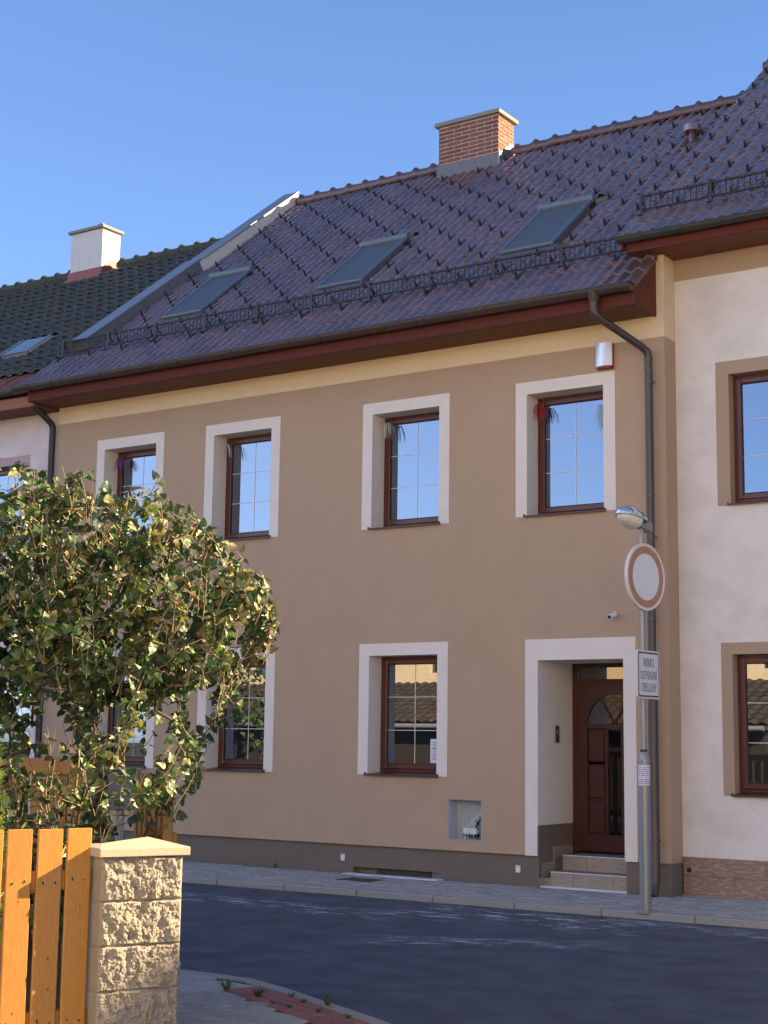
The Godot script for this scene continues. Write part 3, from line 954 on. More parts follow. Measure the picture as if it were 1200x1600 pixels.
func build_brown_house() -> void:
	var h := thing("terraced_house", "brown rendered terraced house with white window surrounds and glossy dark tiled roof", "house")
	var xa := -16.98
	var xb := -7.048
	var up := []
	var dn := []
	for cx in [-15.47, -13.348, -10.639, -8.35]:
		up.append(Rect2(cx - 0.52, 4.362, 1.04, 1.503))
	for cx in [-15.47, -13.348, -10.639]:
		dn.append(Rect2(cx - 0.52, 1.24, 1.04, 1.486))
	var door := Rect2(-8.725, -0.2, 1.12, 2.827)
	var niche := Rect2(-9.955, 0.488, 0.469, 0.477)
	var holes := []
	for o in up + dn + [door, niche]:
		holes.append(grown(o))
	var b := MB.new()
	b.wall(xa, xb, 0.354, 6.34, holes, 0.0, -0.42)
	part("wall", b, MAT.render_brown, h)
	b = MB.new()
	b.wall(xa, xb, 6.3405, 6.75, [], 0.003, -0.42)
	part("eaves_band", b, MAT.render_cream, h)
	b = MB.new()
	b.box(Vector3(-7.165, 6.751, -0.42), Vector3(xb, 7.36, 0.003), 0.004)
	part("corner_pier", b, MAT.render_cream, h)
	var vent := Rect2(-11.37, 0.004, 1.31, 0.078)
	b = MB.new()
	b.wall(xa, -8.728, -0.1, 0.353, [vent], -0.028, -0.42)
	part("plinth", b, MAT.plinth_render, h)
	b = MB.new()
	b.wall(-7.602, xb - 0.012, -0.1, 0.353, [], -0.028, -0.42)
	part("plinth", b, MAT.plinth_render, h)
	# thin dark strip painting the shadow line between render and plinth
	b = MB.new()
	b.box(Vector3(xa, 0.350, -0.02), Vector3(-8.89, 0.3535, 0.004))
	part("shadow_line", b, MAT.sill_metal, h)
	shell(h, xa, xb, -0.42, -8.9, 6.75, MAT.render_neighbour)
	var i := 0
	for o in up:
		window(h, o, 0.0, 0.28, 0.147, MAT.render_white, 4.349, [1, 2, 2, 2][i])
		i += 1
	for o in dn:
		window(h, o, 0.0, 0.28, 0.147, MAT.render_white, 1.227, 2)
	build_entrance(h)
	build_niche(h)
	# basement slot: recess, mesh and pale repaired strip
	var vt := holder("basement_vent", h)
	b = MB.new()
	b.box(Vector3(-11.37, 0.0, -0.16), Vector3(-10.06, 0.09, -0.15))
	part("recess", b, MAT.concrete, vt)
	b = MB.new()
	b.box(Vector3(-11.05, 0.004, -0.10), Vector3(-10.20, 0.070, -0.085), 0.004)
	part("cover_plate", b, MAT.grate, vt)
	b = MB.new()
	for k in 14:
		b.box(Vector3(-10.20 + k * 0.0105, 0.003, -0.045), Vector3(-10.197 + k * 0.0105, 0.080, -0.042))
	for k in 7:
		b.box(Vector3(-10.20, 0.006 + k * 0.0115, -0.0415), Vector3(-10.06, 0.009 + k * 0.0115, -0.0385))
	part("wire_mesh", b, MAT.steel_plate, vt)
	for x in [-11.53, -8.995]:
		var c := holder("outlet_cover", h)
		b = MB.new()
		b.box(Vector3(x - 0.032, 0.145, -0.03), Vector3(x + 0.032, 0.222, -0.012), 0.006)
		b.box(Vector3(x - 0.036, 0.222, -0.03), Vector3(x + 0.036, 0.230, -0.002), 0.003)
		part("flap", b, MAT.white_plastic, c)
	# roof
	var y0 := 6.795
	var z0 := 0.68
	var roof := holder("roof", h)
	roof_deck(roof, "deck", -17.02, -7.12, y0, z0, 11.02, -4.54, MAT.roof_deck)
	var skies := [-15.52, -12.60, -9.62]
	var skip := func(x: float, s: float) -> bool:
		if s > 1.0 and x < party_line(s) + 0.02:
			return true
		for k in skies:
			if x > k - 0.03 and x < k + 0.83 and s > 1.62 and s < 3.36:
				return true
		return x > -12.86 and x < -11.66 and s > 6.2
	var tm := tile_mesh(0.333, 0.42, 2, 0.044, 0.026, 0.10)
	var tones := [Color(0.165, 0.100, 0.100), Color(0.135, 0.084, 0.086), Color(0.195, 0.118, 0.114)]
	var made := tile_roof(roof, -17.08, 30, y0, z0, SLOPE, 19, 0.333, 0.35, tm, [MAT.roof_tile, MAT.roof_tile_dark, MAT.roof_tile_light], MAT.roof_tile_mass, tones, skip, 300)
	var hm := hook_mesh()
	for t in made:
		if (t[3] + t[4]) % 2 == 0 and t[4] >= 2:
			part("snow_hook", hm, MAT.hook_metal, roof, t[1] * Transform3D(Basis.IDENTITY, Vector3(0.168, 0.062, -0.05)))
	ridge_row(roof, -15.98, -12.95, 11.055, -4.54, 0.345, 0.105, MAT.ridge_tile)
	ridge_row(roof, -11.62, -7.35, 11.055, -4.54, 0.345, 0.105, MAT.ridge_tile)
	snow_guard(h, -16.95, -7.42, y0, z0, 0.92)
	for x in skies:
		skylight(h, x, 1.74, y0, z0)
	# four dark vent slots under the ridge are single lifted tiles
	# fire wall along the party line, in capped lengths
	var pw := holder("parapet", h)
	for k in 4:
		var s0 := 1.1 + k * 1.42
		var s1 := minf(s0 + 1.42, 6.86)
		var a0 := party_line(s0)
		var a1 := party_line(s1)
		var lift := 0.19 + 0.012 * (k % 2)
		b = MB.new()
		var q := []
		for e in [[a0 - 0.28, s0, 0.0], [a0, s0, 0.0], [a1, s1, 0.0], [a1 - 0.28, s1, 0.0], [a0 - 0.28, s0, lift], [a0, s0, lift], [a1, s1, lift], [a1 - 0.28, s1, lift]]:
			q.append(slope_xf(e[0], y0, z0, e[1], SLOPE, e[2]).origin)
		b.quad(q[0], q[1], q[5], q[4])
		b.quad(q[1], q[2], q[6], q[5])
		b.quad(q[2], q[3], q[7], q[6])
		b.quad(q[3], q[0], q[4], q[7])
		part("cheek", b, MAT.parapet_side if k < 2 else MAT.chimney_and_lit_cheek, pw)  # upper lengths white: the sunlit stretch of the cheek is put into the colour
		b = MB.new()
		q = []
		for e in [[a0 - 0.31, s0 - 0.02, lift], [a0 + 0.018, s0 - 0.02, lift], [a1 + 0.018, s1 + 0.03, lift], [a1 - 0.31, s1 + 0.03, lift], [a0 - 0.31, s0 - 0.02, lift + 0.014], [a0 + 0.018, s0 - 0.02, lift + 0.014], [a1 + 0.018, s1 + 0.03, lift + 0.022], [a1 - 0.31, s1 + 0.03, lift + 0.022]]:
			q.append(slope_xf(e[0], y0, z0, e[1], SLOPE, e[2]).origin)
		b.quad(q[0], q[1], q[5], q[4])
		b.quad(q[1], q[2], q[6], q[5])
		b.quad(q[2], q[3], q[7], q[6])
		b.quad(q[3], q[0], q[4], q[7])
		b.quad(q[4], q[5], q[6], q[7])
		b.quad(q[3], q[2], q[1], q[0])
		part("coping", b, MAT.parapet_cap, pw)
	# chimney
	var ch := holder("chimney", h)
	b = MB.new()
	b.box(Vector3(-12.82, 10.4, -4.69), Vector3(-11.71, 11.63, -4.19))
	part("core", b, MAT.joint, ch)
	bricked(ch, -12.82, -11.71, 10.80, 11.62, -4.19, -4.69)
	b = MB.new()
	b.box(Vector3(-12.88, 11.63, -4.76), Vector3(-11.65, 11.70, -4.12), 0.008)
	part("cap", b, MAT.concrete, ch)
	b = MB.new()
	b.box(Vector3(-12.85, 10.66, -4.19), Vector3(-11.69, 10.97, -4.165), 0.003)
	part("flashing", b, MAT.flashing_grey, ch)
	b = MB.new()
	b.extrude(PackedVector2Array([Vector2(-4.16, 10.62), Vector2(-4.16, 10.97), Vector2(-4.54, 11.23), Vector2(-4.74, 11.23), Vector2(-4.74, 10.8)]), 11.665, 11.69, Transform3D(Basis(Vector3(0, 0, 1), Vector3(0, 1, 0), Vector3(-1, 0, 0)), Vector3.ZERO))
	part("flashing", b, MAT.parapet_cap, ch)
	# flat topped vent cowl on the slope
	var vc := holder("roof_vent", h)
	var va := slope_xf(-8.04, y0, z0, 5.18, SLOPE, 0.05).origin
	b = MB.new()
	b.lathe([Vector2(0.055, -0.12), Vector2(0.055, 0.10)], 14, Transform3D(Basis.IDENTITY, va))
	part("stem", b, MAT.ridge_tile, vc)
	b = MB.new()
	b.lathe([Vector2(0.0, 0.10), Vector2(0.125, 0.10), Vector2(0.13, 0.11), Vector2(0.13, 0.195), Vector2(0.12, 0.21), Vector2(0.0, 0.22)], 20, Transform3D(Basis.IDENTITY, va))
	part("cowl", b, MAT.roof_tile_light, vc)
	# eaves: boarded soffit, fascia, boarded end
	var ev := holder("eaves", h)
	for k in 5:
		b = MB.new()
		b.box(Vector3(-16.99, 6.595, 0.006 + k * 0.119), Vector3(-7.165, 6.613, 0.006 + k * 0.119 + 0.111), 0.004)
		part("soffit_board", b, MAT.soffit_wood, ev)
	b = MB.new()
	b.box(Vector3(-16.99, 6.625, 0.004), Vector3(-7.165, 6.64, 0.60))
	part("soffit_lining", b, MAT.soffit_wood, ev)
	for k in 3:
		b = MB.new()
		b.box(Vector3(-17.0 + k * 3.28, 6.585, 0.602), Vector3(-17.0 + k * 3.28 + 3.276, 6.745, 0.622), 0.003)
		part("fascia_board", b, MAT.fascia_red, ev)
	var tt := tan(deg_to_rad(SLOPE))
	for side in 2:
		var xe := -7.164 if side == 0 else -17.012
		for k in 6:
			var za := k * 0.104
			var zb := za + 0.100
			b = MB.new()
			b.extrude(PackedVector2Array([Vector2(za, 6.585), Vector2(zb, 6.585), Vector2(zb, y0 + (z0 - zb) * tt - 0.02), Vector2(za, y0 + (z0 - za) * tt - 0.02)]), -xe - 0.022, -xe, Transform3D(Basis(Vector3(0, 0, 1), Vector3(0, 1, 0), Vector3(-1, 0, 0)), Vector3.ZERO))
			part("end_board", b, MAT.verge_wood, ev)
	gutter(h, -17.2, -7.13, 6.800, 0.710, 0.084, MAT.gutter_brown, 0.49)
	var dp := holder("downpipe", h)
	b = MB.new()
	b.lathe([Vector2(0.046, 0.0), Vector2(0.05, 0.03), Vector2(0.085, 0.13), Vector2(0.09, 0.15)], 16, Transform3D(Basis.IDENTITY, Vector3(-7.60, 6.62, 0.70)))
	part("outlet", b, MAT.gutter_brown, dp)
	b = MB.new()
	var path := [Vector3(-7.60, 6.64, 0.70), Vector3(-7.60, 6.56, 0.70), Vector3(-7.585, 6.505, 0.68), Vector3(-7.55, 6.465, 0.625), Vector3(-7.255, 6.20, 0.165), Vector3(-7.215, 6.15, 0.115), Vector3(-7.205, 6.08, 0.10), Vector3(-7.205, 2.12, 0.10)]
	var rr := []
	for k in path.size():
		rr.append(0.046)
	b.tube(path, rr, 14)
	part("pipe", b, MAT.gutter_brown, dp)
	b = MB.new()
	b.tube([Vector3(-7.205, 2.14, 0.10), Vector3(-7.205, 0.18, 0.10), Vector3(-7.205, 0.06, 0.14), Vector3(-7.205, 0.0, 0.19)], [0.056, 0.056, 0.058, 0.058], 14)
	part("lower_pipe", b, MAT.gutter_brown, dp)
	for e in [[-7.205, 5.92, 0.0], [-7.205, 5.78, 1.0], [-7.205, 4.45, 0.0], [-7.205, 3.98, 1.0], [-7.205, 3.05, 0.0], [-7.205, 0.60, 1.0]]:
		b = MB.new()
		var big: float = 0.064 if e[1] < 2.0 else 0.052
		b.tube([Vector3(e[0], e[1], 0.10), Vector3(e[0], e[1] + 0.02, 0.10)], [big, big], 14)
		if e[2] > 0.5:
			b.box(Vector3(e[0] + 0.05, e[1], 0.09), Vector3(e[0] + 0.075, e[1] + 0.02, 0.115), 0.002)
			b.box(Vector3(e[0] - 0.006, e[1] + 0.004, 0.0), Vector3(e[0] + 0.006, e[1] + 0.016, 0.06))
		part("pipe_clip", b, MAT.gutter_clip, dp)
	# alarm siren box above the window by the corner
	var al := holder("alarm_box", h)
	b = MB.new()
	b.box(Vector3(-7.90, 6.035, 0.0), Vector3(-7.69, 6.34, 0.04), 0.006)
	part("back_plate", b, MAT.siren_red, al)
	b = MB.new()
	for k in 10:
		var u0: float = lerpf(-7.90, -7.69, k / 10.0)
		var u1: float = lerpf(-7.90, -7.69, (k + 1) / 10.0)
		var w0 := 0.062 + 0.03 * sin(PI * k / 10.0)
		var w1 := 0.062 + 0.03 * sin(PI * (k + 1) / 10.0)
		b.quad(Vector3(u0, 6.065, w0), Vector3(u1, 6.065, w1), Vector3(u1, 6.345, w1), Vector3(u0, 6.345, w0))
		b.quad(Vector3(u0, 6.345, w0), Vector3(u1, 6.345, w1), Vector3(u1, 6.345, 0.04), Vector3(u0, 6.345, 0.04))
		b.quad(Vector3(u0, 6.065, 0.04), Vector3(u1, 6.065, 0.04), Vector3(u1, 6.065, w1), Vector3(u0, 6.065, w0))
	b.quad(Vector3(-7.69, 6.065, 0.062), Vector3(-7.69, 6.065, 0.04), Vector3(-7.69, 6.345, 0.04), Vector3(-7.69, 6.345, 0.062))
	b.quad(Vector3(-7.90, 6.065, 0.04), Vector3(-7.90, 6.065, 0.062), Vector3(-7.90, 6.345, 0.062), Vector3(-7.90, 6.345, 0.04))
	part("cover", b, MAT.siren_silver, al)
	b = MB.new()
	b.box(Vector3(-7.885, 6.036, 0.041), Vector3(-7.705, 6.064, 0.082), 0.008)
	part("strobe", b, MAT.siren_red, al)
	# small security sensor over the door
	var sc := holder("security_camera", h)
	b = MB.new()
	b.tube([Vector3(-7.70, 3.11, 0.0), Vector3(-7.70, 3.11, 0.05)], [0.018, 0.014], 10)
	part("mount", b, MAT.white_plastic, sc)
	b = MB.new()
	b.tube([Vector3(-7.69, 3.13, 0.03), Vector3(-7.71, 3.09, 0.15)], [0.030, 0.030], 12)
	part("housing", b, MAT.white_plastic, sc)
	b = MB.new()
	b.tube([Vector3(-7.7095, 3.091, 0.1485), Vector3(-7.7105, 3.089, 0.153)], [0.022, 0.022], 12)
	part("lens", b, MAT.dark_plastic, sc)
	rebase(h, Vector3(-12.0, 0, -0.2))

func build_entrance(h: Node3D) -> void:
	var e := holder("entrance", h)
	var xa := -8.725
	var xb := -7.605
	var yt := 2.627
	var zd := -0.88
	var b := MB.new()
	b.extrude(PackedVector2Array([Vector2(-8.887, 0.351), Vector2(xa, 0.351), Vector2(xa, yt), Vector2(xb, yt), Vector2(xb, 0.351), Vector2(-7.455, 0.351), Vector2(-7.455, 2.869), Vector2(-8.887, 2.869)]), 0.0005, 0.005)
	part("door_surround", b, MAT.render_white, e)
	b = MB.new()
	b.box(Vector3(xa, 0.70, zd - 0.1), Vector3(xa + 0.006, yt, 0.005))
	b.box(Vector3(xb - 0.006, 0.3535, zd - 0.1), Vector3(xb, yt, 0.005))
	b.box(Vector3(xa + 0.006, yt - 0.006, zd - 0.1), Vector3(xb - 0.006, yt, 0.005))
	part("reveal", b, MAT.render_white, e)
	b = MB.new()
	b.box(Vector3(xa - 0.02, -0.05, zd - 0.1), Vector3(xa + 0.001, 0.699, -0.026))
	part("reveal_plinth", b, MAT.plinth_render, e)
	# steps, each with tiled risers, tread and pale edge trim
	var xs := -8.60
	for st in 2:
		var zf: float = [-0.085, -0.385][st]
		var y1: float = [0.178, 0.352][st]
		var yb: float = [0.0, 0.178][st]
		var x0: float = xs + (0.0 if st == 0 else 0.0)
		b = MB.new()
		b.box(Vector3(x0, -0.05, zd - 0.1), Vector3(xb - 0.0061, y1 - 0.012, zf - 0.010))
		part("step_core", b, MAT.joint, e)
		var cuts := [x0, x0 + 0.30, x0 + 0.80, xb - 0.0062] if st == 0 else [x0, x0 + 0.32, xb - 0.0062]
		for k in cuts.size() - 1:
			b = MB.new()
			b.box(Vector3(cuts[k] + 0.002, yb + 0.003, zf - 0.012), Vector3(cuts[k + 1] - 0.002, y1 - 0.012, zf), 0.0015)
			part("riser_tile", b, MAT.tile_step, e)
			b = MB.new()
			b.box(Vector3(cuts[k] + 0.002, y1 - 0.011, (-0.386 if st == 0 else zd)), Vector3(cuts[k + 1] - 0.002, y1, zf - 0.009), 0.0015)
			part("tread_tile", b, MAT.tile_tread, e)
		b = MB.new()
		b.box(Vector3(x0, y1 - 0.010, zf - 0.008), Vector3(xb - 0.0062, y1 + 0.001, zf + 0.003), 0.002)
		part("edge_trim", b, MAT.trim_white, e)
	b = MB.new()
	b.box(Vector3(-8.82, -0.01, -0.12), Vector3(xb - 0.01, 0.012, -0.045), 0.003)
	part("base_trim", b, MAT.trim_white, e)
	# stepped skirting tiles on the reveal
	for k in 3:
		var sk: Array = [[0.0, 0.10, -0.10, -0.028], [0.0, 0.27, -0.37, -0.103], [0.0, 0.44, -0.87, -0.373]][k]
		b = MB.new()
		b.box(Vector3(xa + 0.0012, sk[0], sk[2]), Vector3(xa + 0.012, sk[1], sk[3]), 0.0015)
		part("skirting_tile", b, MAT.tile_step, e)
	b = MB.new()
	b.box(Vector3(xa + 0.0012, 0.0, zd), Vector3(xs - 0.002, 0.10, -0.12))
	part("step_side", b, MAT.tile_step, e)
	# door
	var d := holder("door", h)
	var fx0 := xa + 0.006
	var fx1 := xb - 0.006
	b = MB.new()
	b.box(Vector3(fx0, 0.352, zd - 0.08), Vector3(fx0 + 0.07, yt - 0.006, zd), 0.005)
	b.box(Vector3(fx1 - 0.07, 0.352, zd - 0.08), Vector3(fx1, yt - 0.006, zd), 0.005)
	b.box(Vector3(fx0 + 0.07, yt - 0.05, zd - 0.08), Vector3(fx1 - 0.07, yt - 0.006, zd - 0.001), 0.005)
	b.box(Vector3(fx0 + 0.07, 2.36, zd - 0.08), Vector3(fx1 - 0.07, 2.43, zd - 0.001), 0.005)
	part("frame", b, MAT.door_wood, d)
	b = MB.new()
	b.quad(Vector3(fx0 + 0.07, 2.43, zd - 0.04), Vector3(fx1 - 0.07, 2.43, zd - 0.04), Vector3(fx1 - 0.07, yt - 0.05, zd - 0.04), Vector3(fx0 + 0.07, yt - 0.05, zd - 0.04))
	part("transom_pane", b, MAT.glass_fan, d)
	var lx0 := fx0 + 0.055
	var lx1 := fx1 - 0.055
	var lz := zd - 0.012
	# leaf: one board with the glazed openings cut out
	var cx := (lx0 + lx1) / 2
	var fan := PackedVector2Array()
	var fr := 0.36
	for k in 25:
		var a := PI * k / 24.0
		fan.append(Vector2(cx + fr * cos(a), 1.888 + fr * sin(a)))
	# built from parts: stiles, rails, spandrel
	b = MB.new()
	b.box(Vector3(lx0, 0.365, lz - 0.05), Vector3(cx - fr, 2.36, lz), 0.004)
	b.box(Vector3(cx + fr, 0.365, lz - 0.05), Vector3(lx1, 2.36, lz), 0.004)
	part("stile", b, MAT.door_wood, d)
	b = MB.new()
	var sp := PackedVector2Array([Vector2(cx - fr, 2.36), Vector2(cx - fr, 1.888)])
	for k in 25:
		var a := PI - PI * k / 24.0
		sp.append(Vector2(cx + fr * cos(a) * 0.999, 1.888 + fr * sin(a)))
	sp.append(Vector2(cx + fr, 1.888))
	sp.append(Vector2(cx + fr, 2.36))
	b.extrude(sp, lz - 0.05, lz - 0.001)
	part("spandrel", b, MAT.door_wood, d)
	b = MB.new()
	for r in [[1.835, 1.888], [0.365, 0.575]]:
		b.box(Vector3(cx - fr, r[0], lz - 0.05), Vector3(cx + fr, r[1], lz - 0.001), 0.004)
	for x in [cx - 0.125, cx + 0.085]:
		b.box(Vector3(x, 0.575, lz - 0.05), Vector3(x + 0.04, 1.835, lz - 0.0015), 0.004)
	part("rail", b, MAT.door_wood, d)
	# raised panels, two columns of three
	for sgn in [-1.0, 1.0]:
		var p0 := cx - fr if sgn < 0 else cx + 0.125
		var p1 := cx - 0.125 if sgn < 0 else cx + fr
		for k in 3:
			var ya: float = [0.575, 0.99, 1.43][k]
			var yb2: float = [0.965, 1.405, 1.835][k]
			b = MB.new()
			b.box(Vector3(p0 + 0.012, ya + 0.012, lz - 0.045), Vector3(p1 - 0.012, yb2 - 0.012, lz - 0.012), 0.012)
			b.box(Vector3(p0, ya - 0.025, lz - 0.05), Vector3(p1, yb2 + 0.03, lz - 0.030))
			part("panel", b, MAT.door_wood, d)
	b = MB.new()
	b.quad(Vector3(cx - 0.085, 0.575, lz - 0.02), Vector3(cx + 0.085, 0.575, lz - 0.02), Vector3(cx + 0.085, 1.835, lz - 0.02), Vector3(cx - 0.085, 1.835, lz - 0.02))
	part("pane", b, MAT.glass_door, d)
	for k in 3:
		b = MB.new()
		var seg := 8
		for j in seg:
			var a0 := PI * (k * seg + j) / (3.0 * seg)
			var a1 := PI * (k * seg + j + 1) / (3.0 * seg)
			b.tri(Vector3(cx, 1.888, lz - 0.025), Vector3(cx + fr * cos(a0), 1.888 + fr * sin(a0), lz - 0.025), Vector3(cx + fr * cos(a1), 1.888 + fr * sin(a1), lz - 0.025))
		part("fan_pane", b, MAT.glass_fan, d)
	for k in 2:
		var a := PI * (k + 1) / 3.0
		b = MB.new()
		b.tube([Vector3(cx, 1.89, lz - 0.018), Vector3(cx + fr * cos(a), 1.888 + fr * sin(a), lz - 0.018)], [0.013, 0.013], 8)
		part("fan_bar", b, MAT.door_wood, d)
	b = MB.new()
	b.box(Vector3(lx0 + 0.01, 0.375, lz + 0.001), Vector3(lx1 - 0.01, 0.44, lz + 0.014), 0.005)
	part("kick_rail", b, MAT.door_wood, d)
	# door bell panel on the reveal
	var ic := holder("intercom", h)
	b = MB.new()
	b.box(Vector3(xa + 0.0065, 1.655, -0.515), Vector3(xa + 0.024, 1.865, -0.395), 0.004)
	part("face_plate", b, MAT.steel_plate, ic)
	b = MB.new()
	b.box(Vector3(xa + 0.0245, 1.67, -0.485), Vector3(xa + 0.028, 1.85, -0.425), 0.002)
	part("panel", b, MAT.dark_plastic, ic)
	for k in 3:
		b = MB.new()
		b.box(Vector3(xa + 0.0285, 1.755 + k * 0.022, -0.470), Vector3(xa + 0.032, 1.768 + k * 0.022, -0.440), 0.001)
		part("button", b, MAT.aluminium, ic)

func build_niche(h: Node3D) -> void:
	var k := holder("meter_niche", h)
	var b := MB.new()
	var x0 := -9.955
	var x1 := -9.486
	var y0 := 0.488
	var y1 := 0.965
	var d := -0.21
	b.quad(Vector3(x0, y0, d), Vector3(x1, y0, d), Vector3(x1, y1, d), Vector3(x0, y1, d))
	b.box(Vector3(x0, y0, d), Vector3(x0 + 0.006, y1, -0.001))
	b.box(Vector3(x1 - 0.006, y0, d), Vector3(x1, y1, -0.001))
	b.box(Vector3(x0 + 0.006, y0, d), Vector3(x1 - 0.006, y0 + 0.006, -0.001))
	b.box(Vector3(x0 + 0.006, y1 - 0.006, d), Vector3(x1 - 0.006, y1, -0.001))
	b.box(Vector3(x0 + 0.17, y0 + 0.007, d), Vector3(x0 + 0.185, y1 - 0.007, d + 0.01))
	part("lining", b, MAT.niche_white, k)
	b = MB.new()
	b.box(Vector3(-9.79, 0.555, -0.15), Vector3(-9.60, 0.625, -0.08), 0.006)
	part("junction_box", b, MAT.white_plastic, k)
	b = MB.new()
	b.box(Vector3(-9.79, 0.515, -0.15), Vector3(-9.60, 0.55, -0.09), 0.004)
	part("terminal_block", b, MAT.dark_plastic, k)
	for i in 7:
		var m := MB.new()
		var pts := []
		var rad := []
		var a := Vector3(-9.76 + 0.035 * (i % 4), 0.50 + 0.02 * (i % 3), -0.07 - 0.01 * i)
		var c := Vector3(-9.50 - 0.01 * (i % 2), 0.80 + 0.03 * (i % 4), -0.10 - 0.012 * i)
		var mid := Vector3(-9.70 + 0.03 * i, 0.74 - 0.02 * (i % 3), -0.03 - 0.02 * (i % 3))
		for j in 13:
			var t := j / 12.0
			pts.append(a.lerp(mid, t).lerp(mid.lerp(c, t), t))
			rad.append(0.0055)
		m.tube(pts, rad, 5)
		part("wire", m, MAT.wire_white if i < 4 else MAT.wire_black, k)
	for i in 3:
		var m := MB.new()
		var pts := []
		var rad := []
		for j in 17:
			var t := TAU * j / 16.0
			pts.append(Vector3(-9.56 + 0.05 * cos(t), 0.60 + 0.06 * i + 0.05 * sin(t), -0.12 + 0.02 * i + 0.01 * sin(2 * t)))
			rad.append(0.005)
		m.tube(pts, rad, 5, false)
		part("wire", m, MAT.wire_black, k)

func build_cream_house() -> void:
	var h := thing("terraced_house", "cream rendered terraced house with brown window surrounds and stone tiled plinth", "house")
	var xa := -7.046
	var xb := 14.0
	var z := -0.30
	var holes := []
	var up := []
	var dn := []
	for x in [-6.405, -3.6, -0.8]:
		up.append(Rect2(x, 4.362, 1.25, 1.51))
		dn.append(Rect2(x - 0.02, 1.118, 1.25, 1.55))
	for o in up + dn:
		holes.append(grown(o))
	var b := MB.new()
	b.wall(xa, xb, 0.42, 7.065, holes, z, z - 0.42)
	part("wall", b, MAT.render_neighbour, h)
	b = MB.new()
	b.wall(xa, xb, 7.0655, 7.40, [], z + 0.003, z - 0.42)
	part("eaves_band", b, MAT.render_neighbour_brown, h)
	# stone look tiles on the plinth, two courses
	b = MB.new()
	b.wall(xa, xb, -0.1, 0.42, [], z - 0.014, z - 0.42)
	part("plinth", b, MAT.mortar, h)
	for r in 2:
		var x := xa + 0.004
		var y: float = [0.0, 0.215][r]
		var step := 0.60
		if r == 1:
			x += 0.0
		var first := true
		while x < 1.0:
			var w := step if not first or r == 0 else 0.36
			first = false
			b = MB.new()
			b.box(Vector3(x, y, z - 0.016), Vector3(x + w - 0.003, y + (0.212 if r == 0 else 0.205), z + 0.004 + rng.randf() * 0.002), 0.002)
			part("plinth_tile", b, MAT.plinth_tile, h)
			x += w
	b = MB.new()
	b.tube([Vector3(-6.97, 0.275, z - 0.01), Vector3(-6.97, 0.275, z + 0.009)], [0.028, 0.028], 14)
	part("vent_hole_disc", b, MAT.dark_plastic, h)  # solid dark disc, the darkness of an open vent hole as colour
	shell(h, xa, xb, z - 0.42, -8.9, 7.40, MAT.render_neighbour)
	for o in up:
		window(h, o, z, 0.14, 0.15, MAT.render_neighbour_brown, 4.348, 1)
	for o in dn:
		window(h, o, z, 0.14, 0.125, MAT.render_neighbour_brown, 1.106, 0)
	# roof
	var y0 := 7.475
	var z0 := 0.345
	var roof := holder("roof", h)
	roof_deck(roof, "deck", -7.40, xb, y0, z0, y0 + (z0 + 4.54) * tan(deg_to_rad(SLOPE)) - 0.01, -4.54, MAT.roof_deck)
	var tm := tile_mesh(0.333, 0.42, 2, 0.044, 0.026, 0.10)
	var tones := [Color(0.165, 0.100, 0.100), Color(0.135, 0.084, 0.086), Color(0.195, 0.118, 0.114)]
	var made := tile_roof(roof, -7.43, 34, y0, z0, SLOPE, 18, 0.333, 0.345, tm, [MAT.roof_tile, MAT.roof_tile_dark, MAT.roof_tile_light], MAT.roof_tile_mass, tones, func(_x, _s): return false, 0)
	# the tiles in sight as parts, the run beyond them as one mass
	for n in roof.get_children():
		if n is MultiMeshInstance3D:
			roof.remove_child(n)
			n.free()
	var rest := []
	var rest_c := []
	var hm := hook_mesh()
	var mats := [MAT.roof_tile, MAT.roof_tile_dark, MAT.roof_tile_light]
	for t in made:
		if t[3] < 9:
			part("tile", tm, mats[t[2]], roof, t[1])
			if (t[3] + t[4]) % 2 == 1 and t[4] >= 2:
				part("snow_hook", hm, MAT.hook_metal, roof, t[1] * Transform3D(Basis.IDENTITY, Vector3(0.168, 0.062, -0.05)))
		else:
			rest.append(t[1])
			rest_c.append(tones[t[2]])
	copies("tile_field", tm, MAT.roof_tile_mass, rest, rest_c, roof)
	ridge_row(roof, -7.40, 6.0, y0 + (z0 + 4.54) * tan(deg_to_rad(SLOPE)) + 0.02, -4.54, 0.345, 0.105, MAT.ridge_tile)
	snow_guard(h, -7.36, -3.0, y0, z0, 0.62)
	# verge board closing the raised edge
	b = MB.new()
	var yr := y0 + (z0 + 4.54) * tan(deg_to_rad(SLOPE))
	b.extrude(PackedVector2Array([Vector2(z0, y0 + 0.03), Vector2(-4.54, yr + 0.03), Vector2(-4.54, yr - 0.5), Vector2(z0 - 0.1, y0 - 0.12), Vector2(z0, y0 - 0.12)]), 7.40, 7.428, Transform3D(Basis(Vector3(0, 0, 1), Vector3(0, 1, 0), Vector3(-1, 0, 0)), Vector3.ZERO))
	part("verge_board", b, MAT.fascia_red, h)
	var ev := holder("eaves", h)
	b = MB.new()
	b.box(Vector3(-7.398, 7.322, z + 0.004), Vector3(xb, 7.345, 0.262), 0.004)
	part("soffit_board", b, MAT.soffit_wood, ev)
	b = MB.new()
	b.box(Vector3(-7.398, 7.314, 0.264), Vector3(xb, 7.46, 0.286), 0.004)
	part("fascia_board", b, MAT.fascia_red, ev)
	gutter(h, -7.45, xb, 7.478, 0.362, 0.068, MAT.gutter_dark, 0.47)
	# roof ventilation pipe with a flat cowl, on the neighbour's side of the brown roof slope
	rebase(h, Vector3(3.4, 0, -0.4))

